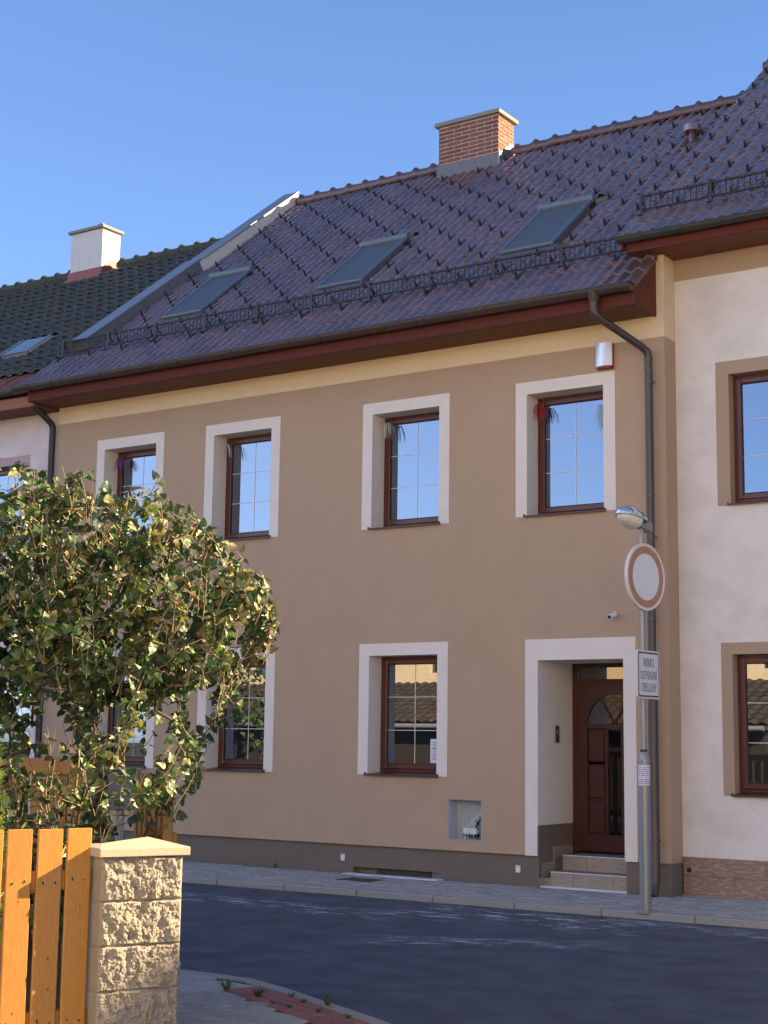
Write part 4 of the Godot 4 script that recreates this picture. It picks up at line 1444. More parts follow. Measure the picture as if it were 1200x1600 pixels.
func build_pale_house() -> void:
	var h := thing("terraced_house", "pale pink terraced house with mossy dark roof and white chimney, beyond the lilac bush", "house")
	var xa := -30.0
	var xb := -16.985
	var z := -0.045
	var ups := [Rect2(-18.85, 4.30, 1.1, 1.52), Rect2(-21.4, 4.30, 1.1, 1.52)]
	var dns := [Rect2(-18.45, 1.25, 1.1, 1.35), Rect2(-21.4, 1.25, 1.1, 1.35)]
	var holes := []
	for o in ups + dns:
		holes.append(grown(o))
	var b := MB.new()
	b.wall(xa, xb, 0.5, 6.75, holes, z, z - 0.42)
	part("wall", b, MAT.render_pink, h)
	b = MB.new()
	b.wall(xa, xb, -0.1, 0.499, [], z - 0.02, z - 0.42)
	part("plinth", b, MAT.plinth_render, h)
	shell(h, xa, xb, z - 0.42, -8.9, 6.75, MAT.render_pink)
	for o in ups:
		window(h, o, z, 0.16, 0.13, MAT.render_pink_trim, o.position.y - 0.02, 1)
	for o in dns:
		window(h, o, z, 0.16, 0.13, MAT.render_white, o.position.y - 0.02, 1)
	var deg := 36.5
	var y0 := 6.80
	var z0 := 0.60
	var yr := y0 + (z0 + 4.54) * tan(deg_to_rad(deg))
	var roof := holder("roof", h)
	roof_deck(roof, "deck", xa, -16.80, y0, z0, yr - 0.01, -4.54, MAT.roof_deck)
	var tm := tile_mesh(0.25, 0.39, 1, 0.046, 0.046, 0.12)
	var tones := [Color(0.125, 0.120, 0.116), Color(0.165, 0.118, 0.090), Color(0.115, 0.125, 0.105)]
	var skip := func(x: float, s: float) -> bool:
		if x > party_line(s) - 0.36 or (s < 1.1 and x > -17.1):
			return true
		if x > -19.35 and x < -18.38 and s > 1.62 and s < 2.42:
			return true
		return x > -21.4 and x < -20.4 and s > 5.95
	var made := tile_roof(roof, -29.0, 52, y0, z0, deg, 20, 0.25, 0.31, tm, [MAT.old_tile, MAT.old_tile_brown, MAT.old_tile_mossy], MAT.old_tile_mass, tones, func(x, s): return skip.call(x, s) or s < 0.62, 300)
	var rm := tile_mesh(0.25, 0.39, 1, 0.022, 0.020, 0.2)
	var red := []
	for r in 2:
		for c in 24:
			var x := -23.0 + c * 0.25
			if x < -17.15:
				part("red_tile", rm, MAT.red_tile, roof, slope_xf(x, y0, z0, r * 0.31, deg))
	var hm := hook_mesh()
	for c in 11:
		part("snow_hook", hm, MAT.flashing_red, roof, slope_xf(-22.8 + c * 0.5, y0, z0, 0.34 if c % 2 == 0 else 0.12, deg, 0.04))
	ridge_row(roof, -27.0, -21.45, yr + 0.02, -4.54, 0.38, 0.11, MAT.old_ridge)
	ridge_row(roof, -20.3, -16.4, yr + 0.02, -4.54, 0.38, 0.11, MAT.old_ridge)
	# an old roof light
	var sk := holder("roof_light", h)
	sk.transform = slope_xf(-19.22, y0, z0, 1.72, deg)
	b = MB.new()
	b.box(Vector3(0, 0.0, -0.62), Vector3(0.72, 0.07, 0.0), 0.006)
	part("frame", b, MAT.galvanised, sk)
	b = MB.new()
	b.box(Vector3(0.03, 0.075, -0.60), Vector3(0.60, 0.085, 0.02), 0.003)
	part("pane", b, mat("roof_light_glass", lin(0.10, 0.12, 0.15), 0.08, {"spec": 0.8}), sk)
	b = MB.new()
	b.box(Vector3(0.615, 0.06, -0.62), Vector3(0.66, 0.10, 0.03), 0.006)
	b.box(Vector3(-0.02, 0.06, -0.62), Vector3(0.02, 0.10, 0.03), 0.006)
	part("rail", b, MAT.galvanised, sk)
	# white rendered chimney
	var ch := holder("chimney", h)
	b = MB.new()
	b.box(Vector3(-21.33, 10.0, -4.69), Vector3(-20.48, 11.34, -4.20), 0.008)
	part("stack", b, MAT.chimney_and_lit_cheek, ch)
	b = MB.new()
	b.box(Vector3(-21.38, 11.342, -4.74), Vector3(-20.43, 11.40, -4.15), 0.008)
	part("cap", b, MAT.concrete, ch)
	b = MB.new()
	b.box(Vector3(-20.62, 11.402, -4.3), Vector3(-20.50, 11.45, -4.2), 0.02)
	b.box(Vector3(-21.2, 11.402, -4.28), Vector3(-20.7, 11.42, -4.2), 0.006)
	part("mortar_bed", b, MAT.mortar, ch)
	b = MB.new()
	b.box(Vector3(-21.36, 10.25, -4.20), Vector3(-20.46, 10.56, -4.175), 0.004)
	b.extrude(PackedVector2Array([Vector2(-4.19, 10.2), Vector2(-4.19, 10.56), Vector2(-4.5, 10.75), Vector2(-4.72, 10.75), Vector2(-4.72, 10.3)]), 20.445, 20.475, Transform3D(Basis(Vector3(0, 0, 1), Vector3(0, 1, 0), Vector3(-1, 0, 0)), Vector3.ZERO))
	part("flashing", b, MAT.flashing_red, ch)
	b = MB.new()
	b.extrude(PackedVector2Array([Vector2(-21.6, 10.30), Vector2(-20.36, 10.30), Vector2(-20.46, 10.42), Vector2(-21.36, 10.42)]), -4.174, -4.15)
	part("apron", b, MAT.flashing_red, ch)
	var ev := holder("eaves", h)
	b = MB.new()
	b.box(Vector3(xa, 6.56, z + 0.003), Vector3(-17.02, 6.60, 0.47), 0.004)
	part("soffit_board", b, MAT.soffit_wood, ev)
	b = MB.new()
	b.box(Vector3(xa, 6.55, 0.472), Vector3(-17.02, 6.72, 0.495), 0.004)
	part("fascia_board", b, mat("fascia_faded", lin(0.33, 0.13, 0.07), 0.7, {"tex": TEX.wood, "scale": Vector3(0.8, 9, 9)}), ev)
	gutter(h, xa, -17.02, 6.80, 0.575, 0.062, MAT.gutter_dark, 0.6)
	var dp := holder("downpipe", h)
	b = MB.new()
	b.tube([Vector3(-17.16, 6.76, 0.40), Vector3(-17.16, 6.60, 0.36), Vector3(-17.14, 6.56, 0.32), Vector3(-17.08, 6.36, 0.06), Vector3(-17.08, 6.30, 0.03), Vector3(-17.08, 0.0, 0.03)], [0.05, 0.05, 0.05, 0.05, 0.05, 0.05], 10)
	part("pipe", b, mat("pipe_black", lin(0.035, 0.035, 0.042), 0.4), dp)
	b = MB.new()
	b.box(Vector3(-17.14, 5.30, -0.03), Vector3(-17.02, 5.32, 0.085), 0.003)
	part("pipe_clip", b, MAT.galvanised, dp)
	rebase(h, Vector3(-23.5, 0, -0.2))

func build_far_side() -> void:
	# the other side of the street, behind the camera: what the lower panes mirror, and an unseen tall house added for bounce light
	for k in 2:
		var h := thing("house", ["long sunlit peach house mirrored in the lower window, across the street", "unseen tall cream house added across the street to bounce sunlight"][k], "house")
		var b := MB.new()
		var x0: float = [-38.0, -9.0][k]
		var x1: float = [-13.0, 26.0][k]
		var z: float = [24.0, 23.0][k]
		var top: float = [4.9, 10.5][k]
		var n := 7
		var wins := []
		for i in n:
			for y in ([3.75] if k == 0 else [1.4, 5.0]):
				wins.append(Rect2(-x1 + (x1 - x0) * (i + 0.35) / n, y, 1.0, 1.0 if k == 0 else 1.5))
		b.wall(-x1, -x0, -0.2, top, wins, 0.0, -0.4)
		var xf := Transform3D(Basis(Vector3.UP, PI), Vector3(0, 0, z))
		part("wall", b, MAT.opposite_wall if k == 0 else MAT.bounce_pale, h, xf)
		for o in wins:
			b = MB.new()
			b.box(Vector3(o.position.x, o.position.y, -0.2), Vector3(o.end.x, o.end.y, -0.15))
			part("window", b, MAT.glass_fan, h, xf)
		b = MB.new()
		var ry: float = top + [2.6, 3.6][k]
		b.extrude(PackedVector2Array([Vector2(z - 0.6, top), Vector2(z + 4.5, ry), Vector2(z + 9.6, top), Vector2(z + 9.2, top - 0.2), Vector2(z - 0.2, top - 0.2)]), -x1 - 0.4, -x0 + 0.4, Transform3D(Basis(Vector3(0, 0, 1), Vector3(0, 1, 0), Vector3(-1, 0, 0)), Vector3.ZERO))
		part("roof", b, MAT.shed_roof, h)
		b = MB.new()
		b.box(Vector3(x0, -0.2, z + 0.4), Vector3(x1, top - 0.2, z + 9.0))
		part("body", b, MAT.opposite_wall, h)
		rebase(h, Vector3((x0 + x1) / 2, 0, z + 4.5))
	var b := MB.new()
	var s := thing("garden_shed", "low dark shed with brown tiled roof in front of the peach house", "shed")
	b = MB.new()
	b.box(Vector3(-31, 0, 18.0), Vector3(-13, 2.05, 22.0))
	part("wall", b, MAT.shed_wall, s)
	b = MB.new()
	b.extrude(PackedVector2Array([Vector2(17.5, 2.10), Vector2(20.6, 3.25), Vector2(22.4, 2.5), Vector2(22.4, 2.4), Vector2(20.6, 3.1), Vector2(17.5, 2.0)]), 12.7, 31.3, Transform3D(Basis(Vector3(0, 0, 1), Vector3(0, 1, 0), Vector3(-1, 0, 0)), Vector3.ZERO))
	part("deck", b, MAT.shed_roof, s)
	var tm := tile_mesh(0.30, 0.40, 1, 0.045, 0.035, 0.12)
	var pl := []
	var pc := []
	var t := atan2(1.15, 3.1)
	for r in 10:
		for c in 62:
			var bs := Basis(Vector3(-1, 0, 0), Vector3(0, cos(t), -sin(t)), Vector3(0, -sin(t), -cos(t)))
			pl.append(Transform3D(bs, Vector3(-12.7 - c * 0.30, 2.11 + r * 0.33 * sin(t), 17.46 + r * 0.33 * cos(t))))
			var g := rng.randf_range(0.8, 1.3)
			pc.append(Color(0.11 * g, 0.072 * g, 0.052 * g))
	copies("roof_tiles", tm, MAT.old_tile_mass, pl, pc, s)
	b = MB.new()
	b.tube([Vector3(-31.2, 2.03, 17.42), Vector3(-12.8, 2.03, 17.42)], [0.06, 0.06], 10)
	part("gutter", b, MAT.galvanised, s)
	rebase(s, Vector3(-22, 0, 20))
	for k in 3:
		var at: Vector3 = [Vector3(-26.5, 0, 13.5), Vector3(-29.5, 0, 15.5), Vector3(-24.0, 0, 14.6)][k]
		var tr := thing("garden_tree", ["round leafy tree mirrored in the window behind the lilac, across the street", "taller leafy tree further from the street, beside the shed", "small leafy tree standing before the shed"][k], "tree", at, 0.0, "trees across the street")
		var top: float = [5.4, 6.8, 3.2][k]
		b = MB.new()
		b.tube([Vector3.ZERO, Vector3(0.06, top * 0.3, 0.02), Vector3(-0.03, top * 0.6, 0.05), Vector3(0, top * 0.9, 0)], [0.14, 0.11, 0.07, 0.02], 8)
		for j in 9:
			var a := TAU * j / 9.0
			var y := top * (0.28 + 0.06 * j)
			b.tube([Vector3(0, y, 0), Vector3(cos(a) * 0.6, y + 0.5, sin(a) * 0.6), Vector3(cos(a) * 1.1, y + 0.8, sin(a) * 1.1)], [0.05, 0.035, 0.01], 5)
		part("trunk", b, MAT.bark, tr)
		var pl2 := []
		var cl := []
		for j in 3500:
			var u := Vector3(rng.randfn(), rng.randfn(), rng.randfn()).normalized() * pow(rng.randf(), 0.4)
			var clump := noise.get_noise_3d(u.x * 2.2 + k * 9, u.y * 2.2, u.z * 2.2)
			if clump < -0.12:
				continue
			var p := Vector3(u.x * top * 0.36, top * 0.62 + u.y * top * 0.42, u.z * top * 0.36)
			var bs := Basis(Vector3(rng.randfn(), rng.randfn(), rng.randfn()).normalized(), rng.randf() * TAU).scaled(Vector3.ONE * rng.randf_range(1.6, 2.6))
			pl2.append(Transform3D(bs, p))
			var g := rng.randf_range(0.7, 1.4)
			cl.append(Color(0.075 * g, 0.12 * g, 0.03 * g))
		copies("crown", leaf_mesh(0), MAT.leaf_mass, pl2, cl, tr)

# ---------------------------------------------------------------- ground, road, pavements
func far_kerb(x: float) -> float:
	return 1.61 + (-5.0 - x) * 0.026

const NEAR_KERB := [Vector2(-16, 7.28), Vector2(-11, 7.32), Vector2(-7.63, 7.366), Vector2(-6.97, 7.375), Vector2(-6.51, 7.56), Vector2(-6.085, 7.77), Vector2(-5.776, 7.917), Vector2(-5.405, 8.10), Vector2(-5.05, 8.29), Vector2(-4.7, 8.56), Vector2(-4.4, 8.95), Vector2(-4.2, 9.5), Vector2(-4.1, 10.3), Vector2(-4.05, 11.3), Vector2(-4.05, 13.0), Vector2(-4.05, 17.0), Vector2(-4.05, 22.0)]

func build_ground() -> void:
	var b := MB.new()
	b.quad(Vector3(-300, -0.30, 300), Vector3(300, -0.30, 300), Vector3(300, -0.30, -300), Vector3(-300, -0.30, -300))
	structure("ground", b, MAT.earth)
	b = MB.new()
	b.quad(Vector3(-70, -0.065, 40), Vector3(60, -0.065, 40), Vector3(60, -0.065, 1.2), Vector3(-70, -0.065, 1.2))
	structure("road", b, MAT.road)
	# far pavement
	b = MB.new()
	b.box(Vector3(-40, -0.29, -0.45), Vector3(20, -0.014, 1.40))
	var fp := structure("pavement", b, MAT.bedding)
	var st := MB.new()
	var x := -24.0
	while x < 8.0:
		var w := 0.995
		b = MB.new()
		var za := far_kerb(x)
		var zb := far_kerb(x + w)
		var top := 0.004 + rng.randf_range(-0.003, 0.004)
		b.box(Vector3(0, -0.28, -0.12), Vector3(w - 0.006, top, 0), 0.012)
		part("kerb_stone", b, MAT.kerb, fp, Transform3D(Basis(Vector3.UP, atan2(za - zb, w)), Vector3(x, 0, za)))
		x += w
	var pv := MB.new()
	pv.box(Vector3(-0.0965, -0.06, -0.0462), Vector3(0.0965, 0.0, 0.0462), 0.005)
	var pm := pv.mesh()
	var pl := []
	var pc := []
	for r in 22:
		var z := -0.33 + r * 0.1
		var xx := -20.0 + (0.1 if r % 2 else 0.0)
		while xx < 2.0:
			if z < far_kerb(xx) - 0.17 and (z > -0.02 or xx > -7.1):
				var t := turned(Vector3(xx, rng.randf_range(-0.003, 0.003), z), rng.randfn(0, 0.008))
				pl.append(t)
				var g := rng.randf_range(0.82, 1.12)
				pc.append(Color(0.58 * g, 0.57 * g, 0.53 * g))
			xx += 0.2
	copies("paver_field", pm, MAT.paver_mass, pl, pc, fp)
	# a worn metal cover let into the far pavement and the pale repair by the basement vent
	b = MB.new()
	b.box(Vector3(-11.0, -0.02, 0.50), Vector3(-10.52, 0.006, 0.86), 0.003)
	var mc := part("drain_cover", b, MAT.grate, self)
	tag(mc, "flat brown drain cover let into the pavement below the basement vent", "drain cover")
	b = MB.new()
	b.box(Vector3(-11.42, -0.02, -0.02), Vector3(-10.02, 0.010, 0.15), 0.004)
	var rs := part("cement_strip", b, MAT.trim_white, self)
	tag(rs, "pale cement strip on the pavement under the basement vent", "cement strip")
	# near pavement with its rounded corner
	var poly := PackedVector2Array()
	for q in NEAR_KERB:
		poly.append(Vector2(q.x - 0.05, -q.y))
	poly.append(Vector2(-16, -22.0))
	b = MB.new()
	b.extrude(poly, -0.29, -0.014, Transform3D(Basis(Vector3(1, 0, 0), Vector3(0, 0, -1), Vector3(0, 1, 0)), Vector3.ZERO))
	var np := structure("pavement_corner", b, MAT.bedding)
	for i in NEAR_KERB.size() - 1:
		var a: Vector2 = NEAR_KERB[i]
		var c: Vector2 = NEAR_KERB[i + 1]
		var d := c - a
		b = MB.new()
		b.box(Vector3(0.003, -0.28, 0.0), Vector3(d.length() + 0.004, 0.004, 0.10), 0.008)
		part("kerb_stone", b, MAT.kerb, np, Transform3D(Basis(Vector3(d.x, 0, d.y).normalized(), Vector3.UP, Vector3(-d.y, 0, d.x).normalized()), Vector3(a.x, 0, a.y)))
	var inner := PackedVector2Array()
	for i in NEAR_KERB.size():
		var a: Vector2 = NEAR_KERB[i]
		var d: Vector2 = (NEAR_KERB[mini(i + 1, NEAR_KERB.size() - 1)] - NEAR_KERB[maxi(i - 1, 0)]).normalized()
		inner.append(a + Vector2(-d.y, d.x) * 0.15)
	inner.append(Vector2(-16, 22))
	var garden := PackedVector2Array([Vector2(-15.5, 8.0), Vector2(-7.6, 8.3), Vector2(-6.1, 9.2), Vector2(-5.55, 10.2), Vector2(-5.45, 10.75), Vector2(-7.3, 14.5), Vector2(-15.5, 14.5)])
	var shown := []
	for r in 60:
		var z := 7.42 + r * 0.1
		var xx := -9.6 + (0.1 if r % 2 else 0.0)
		while xx < -4.2:
			if Geometry2D.is_point_in_polygon(Vector2(xx, z), inner) and not Geometry2D.is_point_in_polygon(Vector2(xx, z), garden):
				var dist := 99.0
				for i in NEAR_KERB.size() - 1:
					dist = minf(dist, Geometry2D.get_closest_point_to_segment(Vector2(xx, z), NEAR_KERB[i], NEAR_KERB[i + 1]).distance_to(Vector2(xx, z)))
				if not (xx > -6.62 and dist < 0.40 and z < 11.0):
					shown.append([Vector3(xx, -0.005 if xx > -6.85 and dist < 0.60 and z < 11.0 else 0.0, z), false, 0.0])
			xx += 0.2
	# a strip of red pavers laid along the kerb of the corner
	for i in range(3, NEAR_KERB.size() - 5):
		var a: Vector2 = NEAR_KERB[i]
		var c: Vector2 = NEAR_KERB[i + 1]
		var d := (c - a).normalized()
		var n := Vector2(-d.y, d.x)
		for r in 3:
			var u := 0.40 if i == 3 else 0.05 * r
			while u < (c - a).length() + 0.02:
				var q := a + d * u + n * (0.155 + 0.1 * r)
				shown.append([Vector3(q.x, 0.001 * (i % 2), q.y), true, atan2(-d.y, d.x)])
				u += 0.2
	shown.sort_custom(func(p, q): return p[0].distance_to(Vector3(-5.8, 0, 8.2)) < q[0].distance_to(Vector3(-5.8, 0, 8.2)))
	var rp := []
	var rc := []
	for i in shown.size():
		var t := turned(shown[i][0] + Vector3(0, rng.randf_range(-0.002, 0.002), 0), shown[i][2] + rng.randfn(0, 0.010))
		var red: bool = shown[i][1]
		if i < 300:
			part("paver", pm, (MAT.paver_red if rng.randf() < 0.6 else MAT.paver_red_dark) if red else (MAT.paver if rng.randf() < 0.5 else MAT.paver_pale), np, t)
		else:
			rp.append(t)
			var g := rng.randf_range(0.85, 1.1)
			rc.append(Color(0.43 * g, 0.17 * g, 0.13 * g) if red else Color(0.59 * g, 0.58 * g, 0.55 * g))
	copies("paver_field", pm, MAT.paver_mass, rp, rc, np)
	# the garden behind the fence
	b = MB.new()
	b.extrude(PackedVector2Array([Vector2(-15.5, -8.0), Vector2(-7.6, -8.3), Vector2(-6.1, -9.2), Vector2(-5.55, -10.2), Vector2(-5.45, -10.75), Vector2(-7.3, -14.5), Vector2(-15.5, -14.5)]), -0.02, 0.03, Transform3D(Basis(Vector3(1, 0, 0), Vector3(0, 0, -1), Vector3(0, 1, 0)), Vector3.ZERO))
	structure("garden_ground", b, MAT.earth)
	# plaster dust trodden and washed over the asphalt below the lamp post
	var img := Image.create(512, 256, false, Image.FORMAT_RGBA8)
	var f1 := FastNoiseLite.new()
	f1.seed = 71
	f1.frequency = 0.018
	f1.fractal_octaves = 5
	var f2 := FastNoiseLite.new()
	f2.seed = 72
	f2.frequency = 0.11
	f2.fractal_octaves = 3
	for yy in 256:
		for xx2 in 512:
			var u := xx2 / 512.0
			var v := yy / 256.0
			var edge: float = clampf(minf(minf(u, 1 - u) * 6.0, minf(v, 1 - v) * 4.0), 0, 1)
			var s: float = f1.get_noise_2d(xx2 * 0.55, yy * 2.1) * 1.5 + f2.get_noise_2d(xx2 * 0.6, yy * 1.8) * 0.55 - 0.18
			var a: float = clampf(s * 1.6, 0, 1) * edge * 0.85
			img.set_pixel(xx2, yy, Color(0.80, 0.81, 0.83, a))
	var dm := StandardMaterial3D.new()
	dm.resource_name = "plaster_dust"
	dm.albedo_texture = ImageTexture.create_from_image(img)
	dm.transparency = BaseMaterial3D.TRANSPARENCY_ALPHA
	dm.roughness = 0.95
	var spots := [[Vector3(-7.6, -0.061, 2.45), Vector2(3.2, 1.5), 0.05], [Vector3(-6.2, -0.0605, 2.05), Vector2(2.0, 0.55), -0.02], [Vector3(-6.9, -0.060, 4.2), Vector2(2.6, 0.8), 0.5], [Vector3(-10.3, -0.0595, 3.1), Vector2(4.0, 1.0), 0.0], [Vector3(-4.7, -0.0595, 2.2), Vector2(2.2, 0.6), 0.0]]
	for e in spots:
		var q := QuadMesh.new()
		q.size = e[1]
		var o := part("plaster_dust", q, dm, self, Transform3D(Basis(Vector3.UP, e[2]) * Basis(Vector3(1, 0, 0), -PI / 2), e[0]))
		o.name = numbered("plaster_dust") if o.get_index() >= 0 else o.name
		tag(o, "pale plaster dust washed over the asphalt by the kerb", "dust", "plaster dust patches", "stuff")

# ---------------------------------------------------------------- lamp, signs
func text_part(words: String, size: Vector2, depth: float, m: Material, parent: Node, xf: Transform3D) -> void:
	var t := TextMesh.new()
	var f := SystemFont.new()
	f.font_names = PackedStringArray(["Droid Sans"])
	f.font_weight = 400
	t.font = f
	t.text = words
	t.font_size = 64
	t.pixel_size = 0.01
	t.depth = 0.05
	t.curve_step = 2.0
	var bb := t.get_aabb()
	var ref := TextMesh.new()
	ref.font = f
	ref.text = "H"
	ref.font_size = 64
	ref.pixel_size = 0.01
	ref.depth = 0.05
	var cap := ref.get_aabb()
	var s := Vector3(size.x / bb.size.x, size.y / cap.size.y, depth / 0.05)
	part("lettering", t, m, parent, xf * Transform3D(Basis.from_scale(s), Vector3(-bb.get_center().x * s.x, -cap.get_center().y * s.y, 0)))

func build_street_furniture() -> void:
	var at := Vector3(-6.64, 0.0, 1.58)
	var l := thing("street_lamp", "grey galvanised street lamp post with a domed head at the kerb", "street lamp", at)
	var b := MB.new()
	b.lathe([Vector2(0.0, -0.3), Vector2(0.058, -0.3), Vector2(0.058, 1.36), Vector2(0.060, 1.40), Vector2(0.060, 1.50), Vector2(0.050, 1.55), Vector2(0.040, 1.58), Vector2(0.0, 1.585)], 24)
	part("lower_post", b, MAT.steel, l)
	b = MB.new()
	b.lathe([Vector2(0.034, 1.578), Vector2(0.036, 1.58), Vector2(0.036, 1.605), Vector2(0.030, 1.606)], 20)
	part("collar", b, MAT.dark_plastic, l)
	b = MB.new()
	b.lathe([Vector2(0.0295, 1.59), Vector2(0.029, 2.6), Vector2(0.028, 3.88), Vector2(0.0, 3.885)], 20)
	part("upper_post", b, MAT.steel, l)
	b = MB.new()
	b.lathe([Vector2(0.030, 1.72), Vector2(0.0335, 1.722), Vector2(0.0335, 1.738), Vector2(0.030, 1.74)], 16)
	b.box(Vector3(0.03, 1.724, -0.006), Vector3(0.052, 1.736, 0.006), 0.002)
	part("clamp", b, MAT.steel, l)
	b = MB.new()
	for k in 9:
		var a := TAU * k / 9.0
		b.box(Vector3(cos(a) * 0.07 - 0.05, -0.02, sin(a) * 0.06 - 0.03), Vector3(cos(a) * 0.07 + 0.05, 0.012 + 0.006 * (k % 3), sin(a) * 0.06 + 0.03), 0.01)
	part("cement_collar", b, MAT.mortar, l)
	# head: an elongated dome reaching over the road, clear bowl under it
	var hd := holder("lamp_head", l, Vector3(0, 3.93, 0.0))
	hd.rotation = Vector3(-0.10, 0, 0)
	b = MB.new()
	var n := 20
	var dome := func(t: float, a: float) -> Vector3:   # t: 0 rim .. 1 crown; a round the rim, longer to +z
		var r := sqrt(maxf(0.0, 1.0 - t * t))
		var zz := cos(a)
		var len := 0.31 if zz > 0 else 0.20
		return Vector3(sin(a) * 0.135 * r, t * 0.115, 0.20 + zz * len * r)
	for i in 6:
		for k in n:
			var t0: float = [0.0, 0.25, 0.5, 0.72, 0.88, 0.97, 1.0][i]
			var t1: float = [0.0, 0.25, 0.5, 0.72, 0.88, 0.97, 1.0][i + 1]
			var a0 := TAU * k / n
			var a1 := TAU * (k + 1) / n
			var p := [dome.call(t0, a0), dome.call(t0, a1), dome.call(t1, a1), dome.call(t1, a0)]
			var nn := []
			for q in p:
				nn.append((Vector3(q.x / 0.018, q.y / 0.013, (q.z - 0.22) / 0.07)).normalized())
			b.quadn(p[0], p[1], p[2], p[3], nn[0], nn[1], nn[2], nn[3])
	for k in n:
		var a0 := TAU * k / n
		var a1 := TAU * (k + 1) / n
		var p0: Vector3 = dome.call(0.0, a0)
		var p1: Vector3 = dome.call(0.0, a1)
		b.quad(p0 - Vector3(0, 0.016, 0), p1 - Vector3(0, 0.016, 0), p1, p0)
		b.tri(Vector3(0, -0.002, 0.2), p1 - Vector3(0, 0.002, 0), p0 - Vector3(0, 0.002, 0))
	part("housing", b, MAT.aluminium, hd)
	b = MB.new()
	for i in 5:
		for k in n:
			var t0 := i / 5.0
			var t1 := (i + 1) / 5.0
			var a0 := TAU * k / n
			var a1 := TAU * (k + 1) / n
			var bowl := func(t: float, a: float) -> Vector3:
				var r := cos(t * PI * 0.5) * 0.94
				var zz := cos(a)
				return Vector3(sin(a) * 0.125 * r, -0.018 - sin(t * PI * 0.5) * 0.105, 0.24 + zz * (0.26 if zz > 0 else 0.15) * r)
			b.quad(bowl.call(t1, a0), bowl.call(t1, a1), bowl.call(t0, a1), bowl.call(t0, a0))
	part("bowl", b, MAT.lamp_glass, hd)
	b = MB.new()
	b.tube([Vector3(0, -0.045, 0.12), Vector3(0, -0.045, 0.24), Vector3(0, -0.045, 0.36)], [0.02, 0.042, 0.035], 12)
	part("bulb", b, MAT.lamp_inner, hd)
	b = MB.new()
	b.box(Vector3(-0.045, -0.07, -0.20), Vector3(0.045, 0.035, 0.06), 0.012)
	part("bracket", b, MAT.steel, hd)
	b = MB.new()
	b.box(Vector3(-0.014, -0.02, 0.495), Vector3(0.014, 0.02, 0.525), 0.004)
	part("latch", b, MAT.aluminium, hd)
	# round traffic sign
	var ang := deg_to_rad(81.0)
	var nn2 := Vector3(sin(ang), 0, cos(ang))
	var s := thing("traffic_sign", "round white traffic sign with a pale red ring on the lamp post", "traffic sign", Vector3(at.x, 3.36, at.z) + nn2 * 0.045, ang)
	var face := Transform3D(Basis(Vector3(1, 0, 0), Vector3(0, 0, 1), Vector3(0, -1, 0)), Vector3.ZERO)   # lathe axis to +z
	b = MB.new()
	b.lathe([Vector2(0.0, -0.006), Vector2(0.335, -0.006), Vector2(0.345, -0.022), Vector2(0.349, -0.02), Vector2(0.349, 0.008), Vector2(0.345, 0.012), Vector2(0.341, 0.012), Vector2(0.338, 0.006), Vector2(0.0, 0.006)], 56, face)
	part("plate", b, MAT.sign_rim, s)
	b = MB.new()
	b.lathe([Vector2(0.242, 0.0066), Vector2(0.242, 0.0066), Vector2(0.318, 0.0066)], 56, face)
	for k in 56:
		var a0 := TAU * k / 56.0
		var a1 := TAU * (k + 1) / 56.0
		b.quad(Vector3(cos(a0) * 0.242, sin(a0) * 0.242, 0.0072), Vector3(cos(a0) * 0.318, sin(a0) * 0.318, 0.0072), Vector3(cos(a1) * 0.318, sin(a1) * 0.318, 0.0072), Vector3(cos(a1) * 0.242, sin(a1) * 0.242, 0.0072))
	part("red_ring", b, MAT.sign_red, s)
	b = MB.new()
	for k in 56:
		var a0 := TAU * k / 56.0
		var a1 := TAU * (k + 1) / 56.0
		b.tri(Vector3(0, 0, 0.0072), Vector3(cos(a0) * 0.2415, sin(a0) * 0.2415, 0.0072), Vector3(cos(a1) * 0.2415, sin(a1) * 0.2415, 0.0072))
	part("white_disc", b, MAT.sign_white, s)
	b = MB.new()
	for y in [-0.16, 0.16]:
		b.box(Vector3(-0.045, y - 0.015, -0.07), Vector3(0.045, y + 0.015, -0.008), 0.004)
	part("bracket", b, MAT.sign_back, s)
	# text plate
	var ang2 := deg_to_rad(88.0)
	var n3 := Vector3(sin(ang2), 0, cos(ang2))
	var p := thing("text_sign", "white rectangular text plate with black border below the round sign", "sign", Vector3(at.x, 2.36, at.z) + n3 * 0.045 + Vector3(0, 0, -0.03), ang2)
	var rr := func(w: float, h: float, r: float) -> PackedVector2Array:
		var o := PackedVector2Array()
		for q in 4:
			var c := Vector2((w - r) * [1, -1, -1, 1][q], (h - r) * [1, 1, -1, -1][q])
			for k in 7:
				var a := PI * 0.5 * q + PI * 0.5 * k / 6.0
				o.append(c + Vector2(cos(a), sin(a)) * r)
		return o
	b = MB.new()
	b.extrude(rr.call(0.25, 0.245, 0.035), -0.012, 0.006)
	part("plate", b, MAT.sign_rim, p)
	b = MB.new()
	b.extrude(rr.call(0.232, 0.227, 0.025), 0.0062, 0.0074)
	part("border", b, MAT.sign_black, p)
	b = MB.new()
	b.extrude(rr.call(0.216, 0.211, 0.016), 0.0075, 0.0086)
	part("face", b, MAT.sign_white, p)
	text_part("MIMO", Vector2(0.225, 0.086), 0.001, MAT.sign_black, p, Transform3D(Basis.IDENTITY, Vector3(0.0, 0.122, 0.0092)))
	text_part("DOPRAVN\u00cd", Vector2(0.365, 0.086), 0.001, MAT.sign_black, p, Transform3D(Basis.IDENTITY, Vector3(0.0, -0.008, 0.0092)))
	text_part("OBSLUHY", Vector2(0.345, 0.086), 0.001, MAT.sign_black, p, Transform3D(Basis.IDENTITY, Vector3(0.0, -0.130, 0.0092)))
	b = MB.new()
	b.box(Vector3(-0.045, -0.02, -0.07), Vector3(0.045, 0.02, -0.013), 0.004)
	part("bracket", b, MAT.sign_back, p)
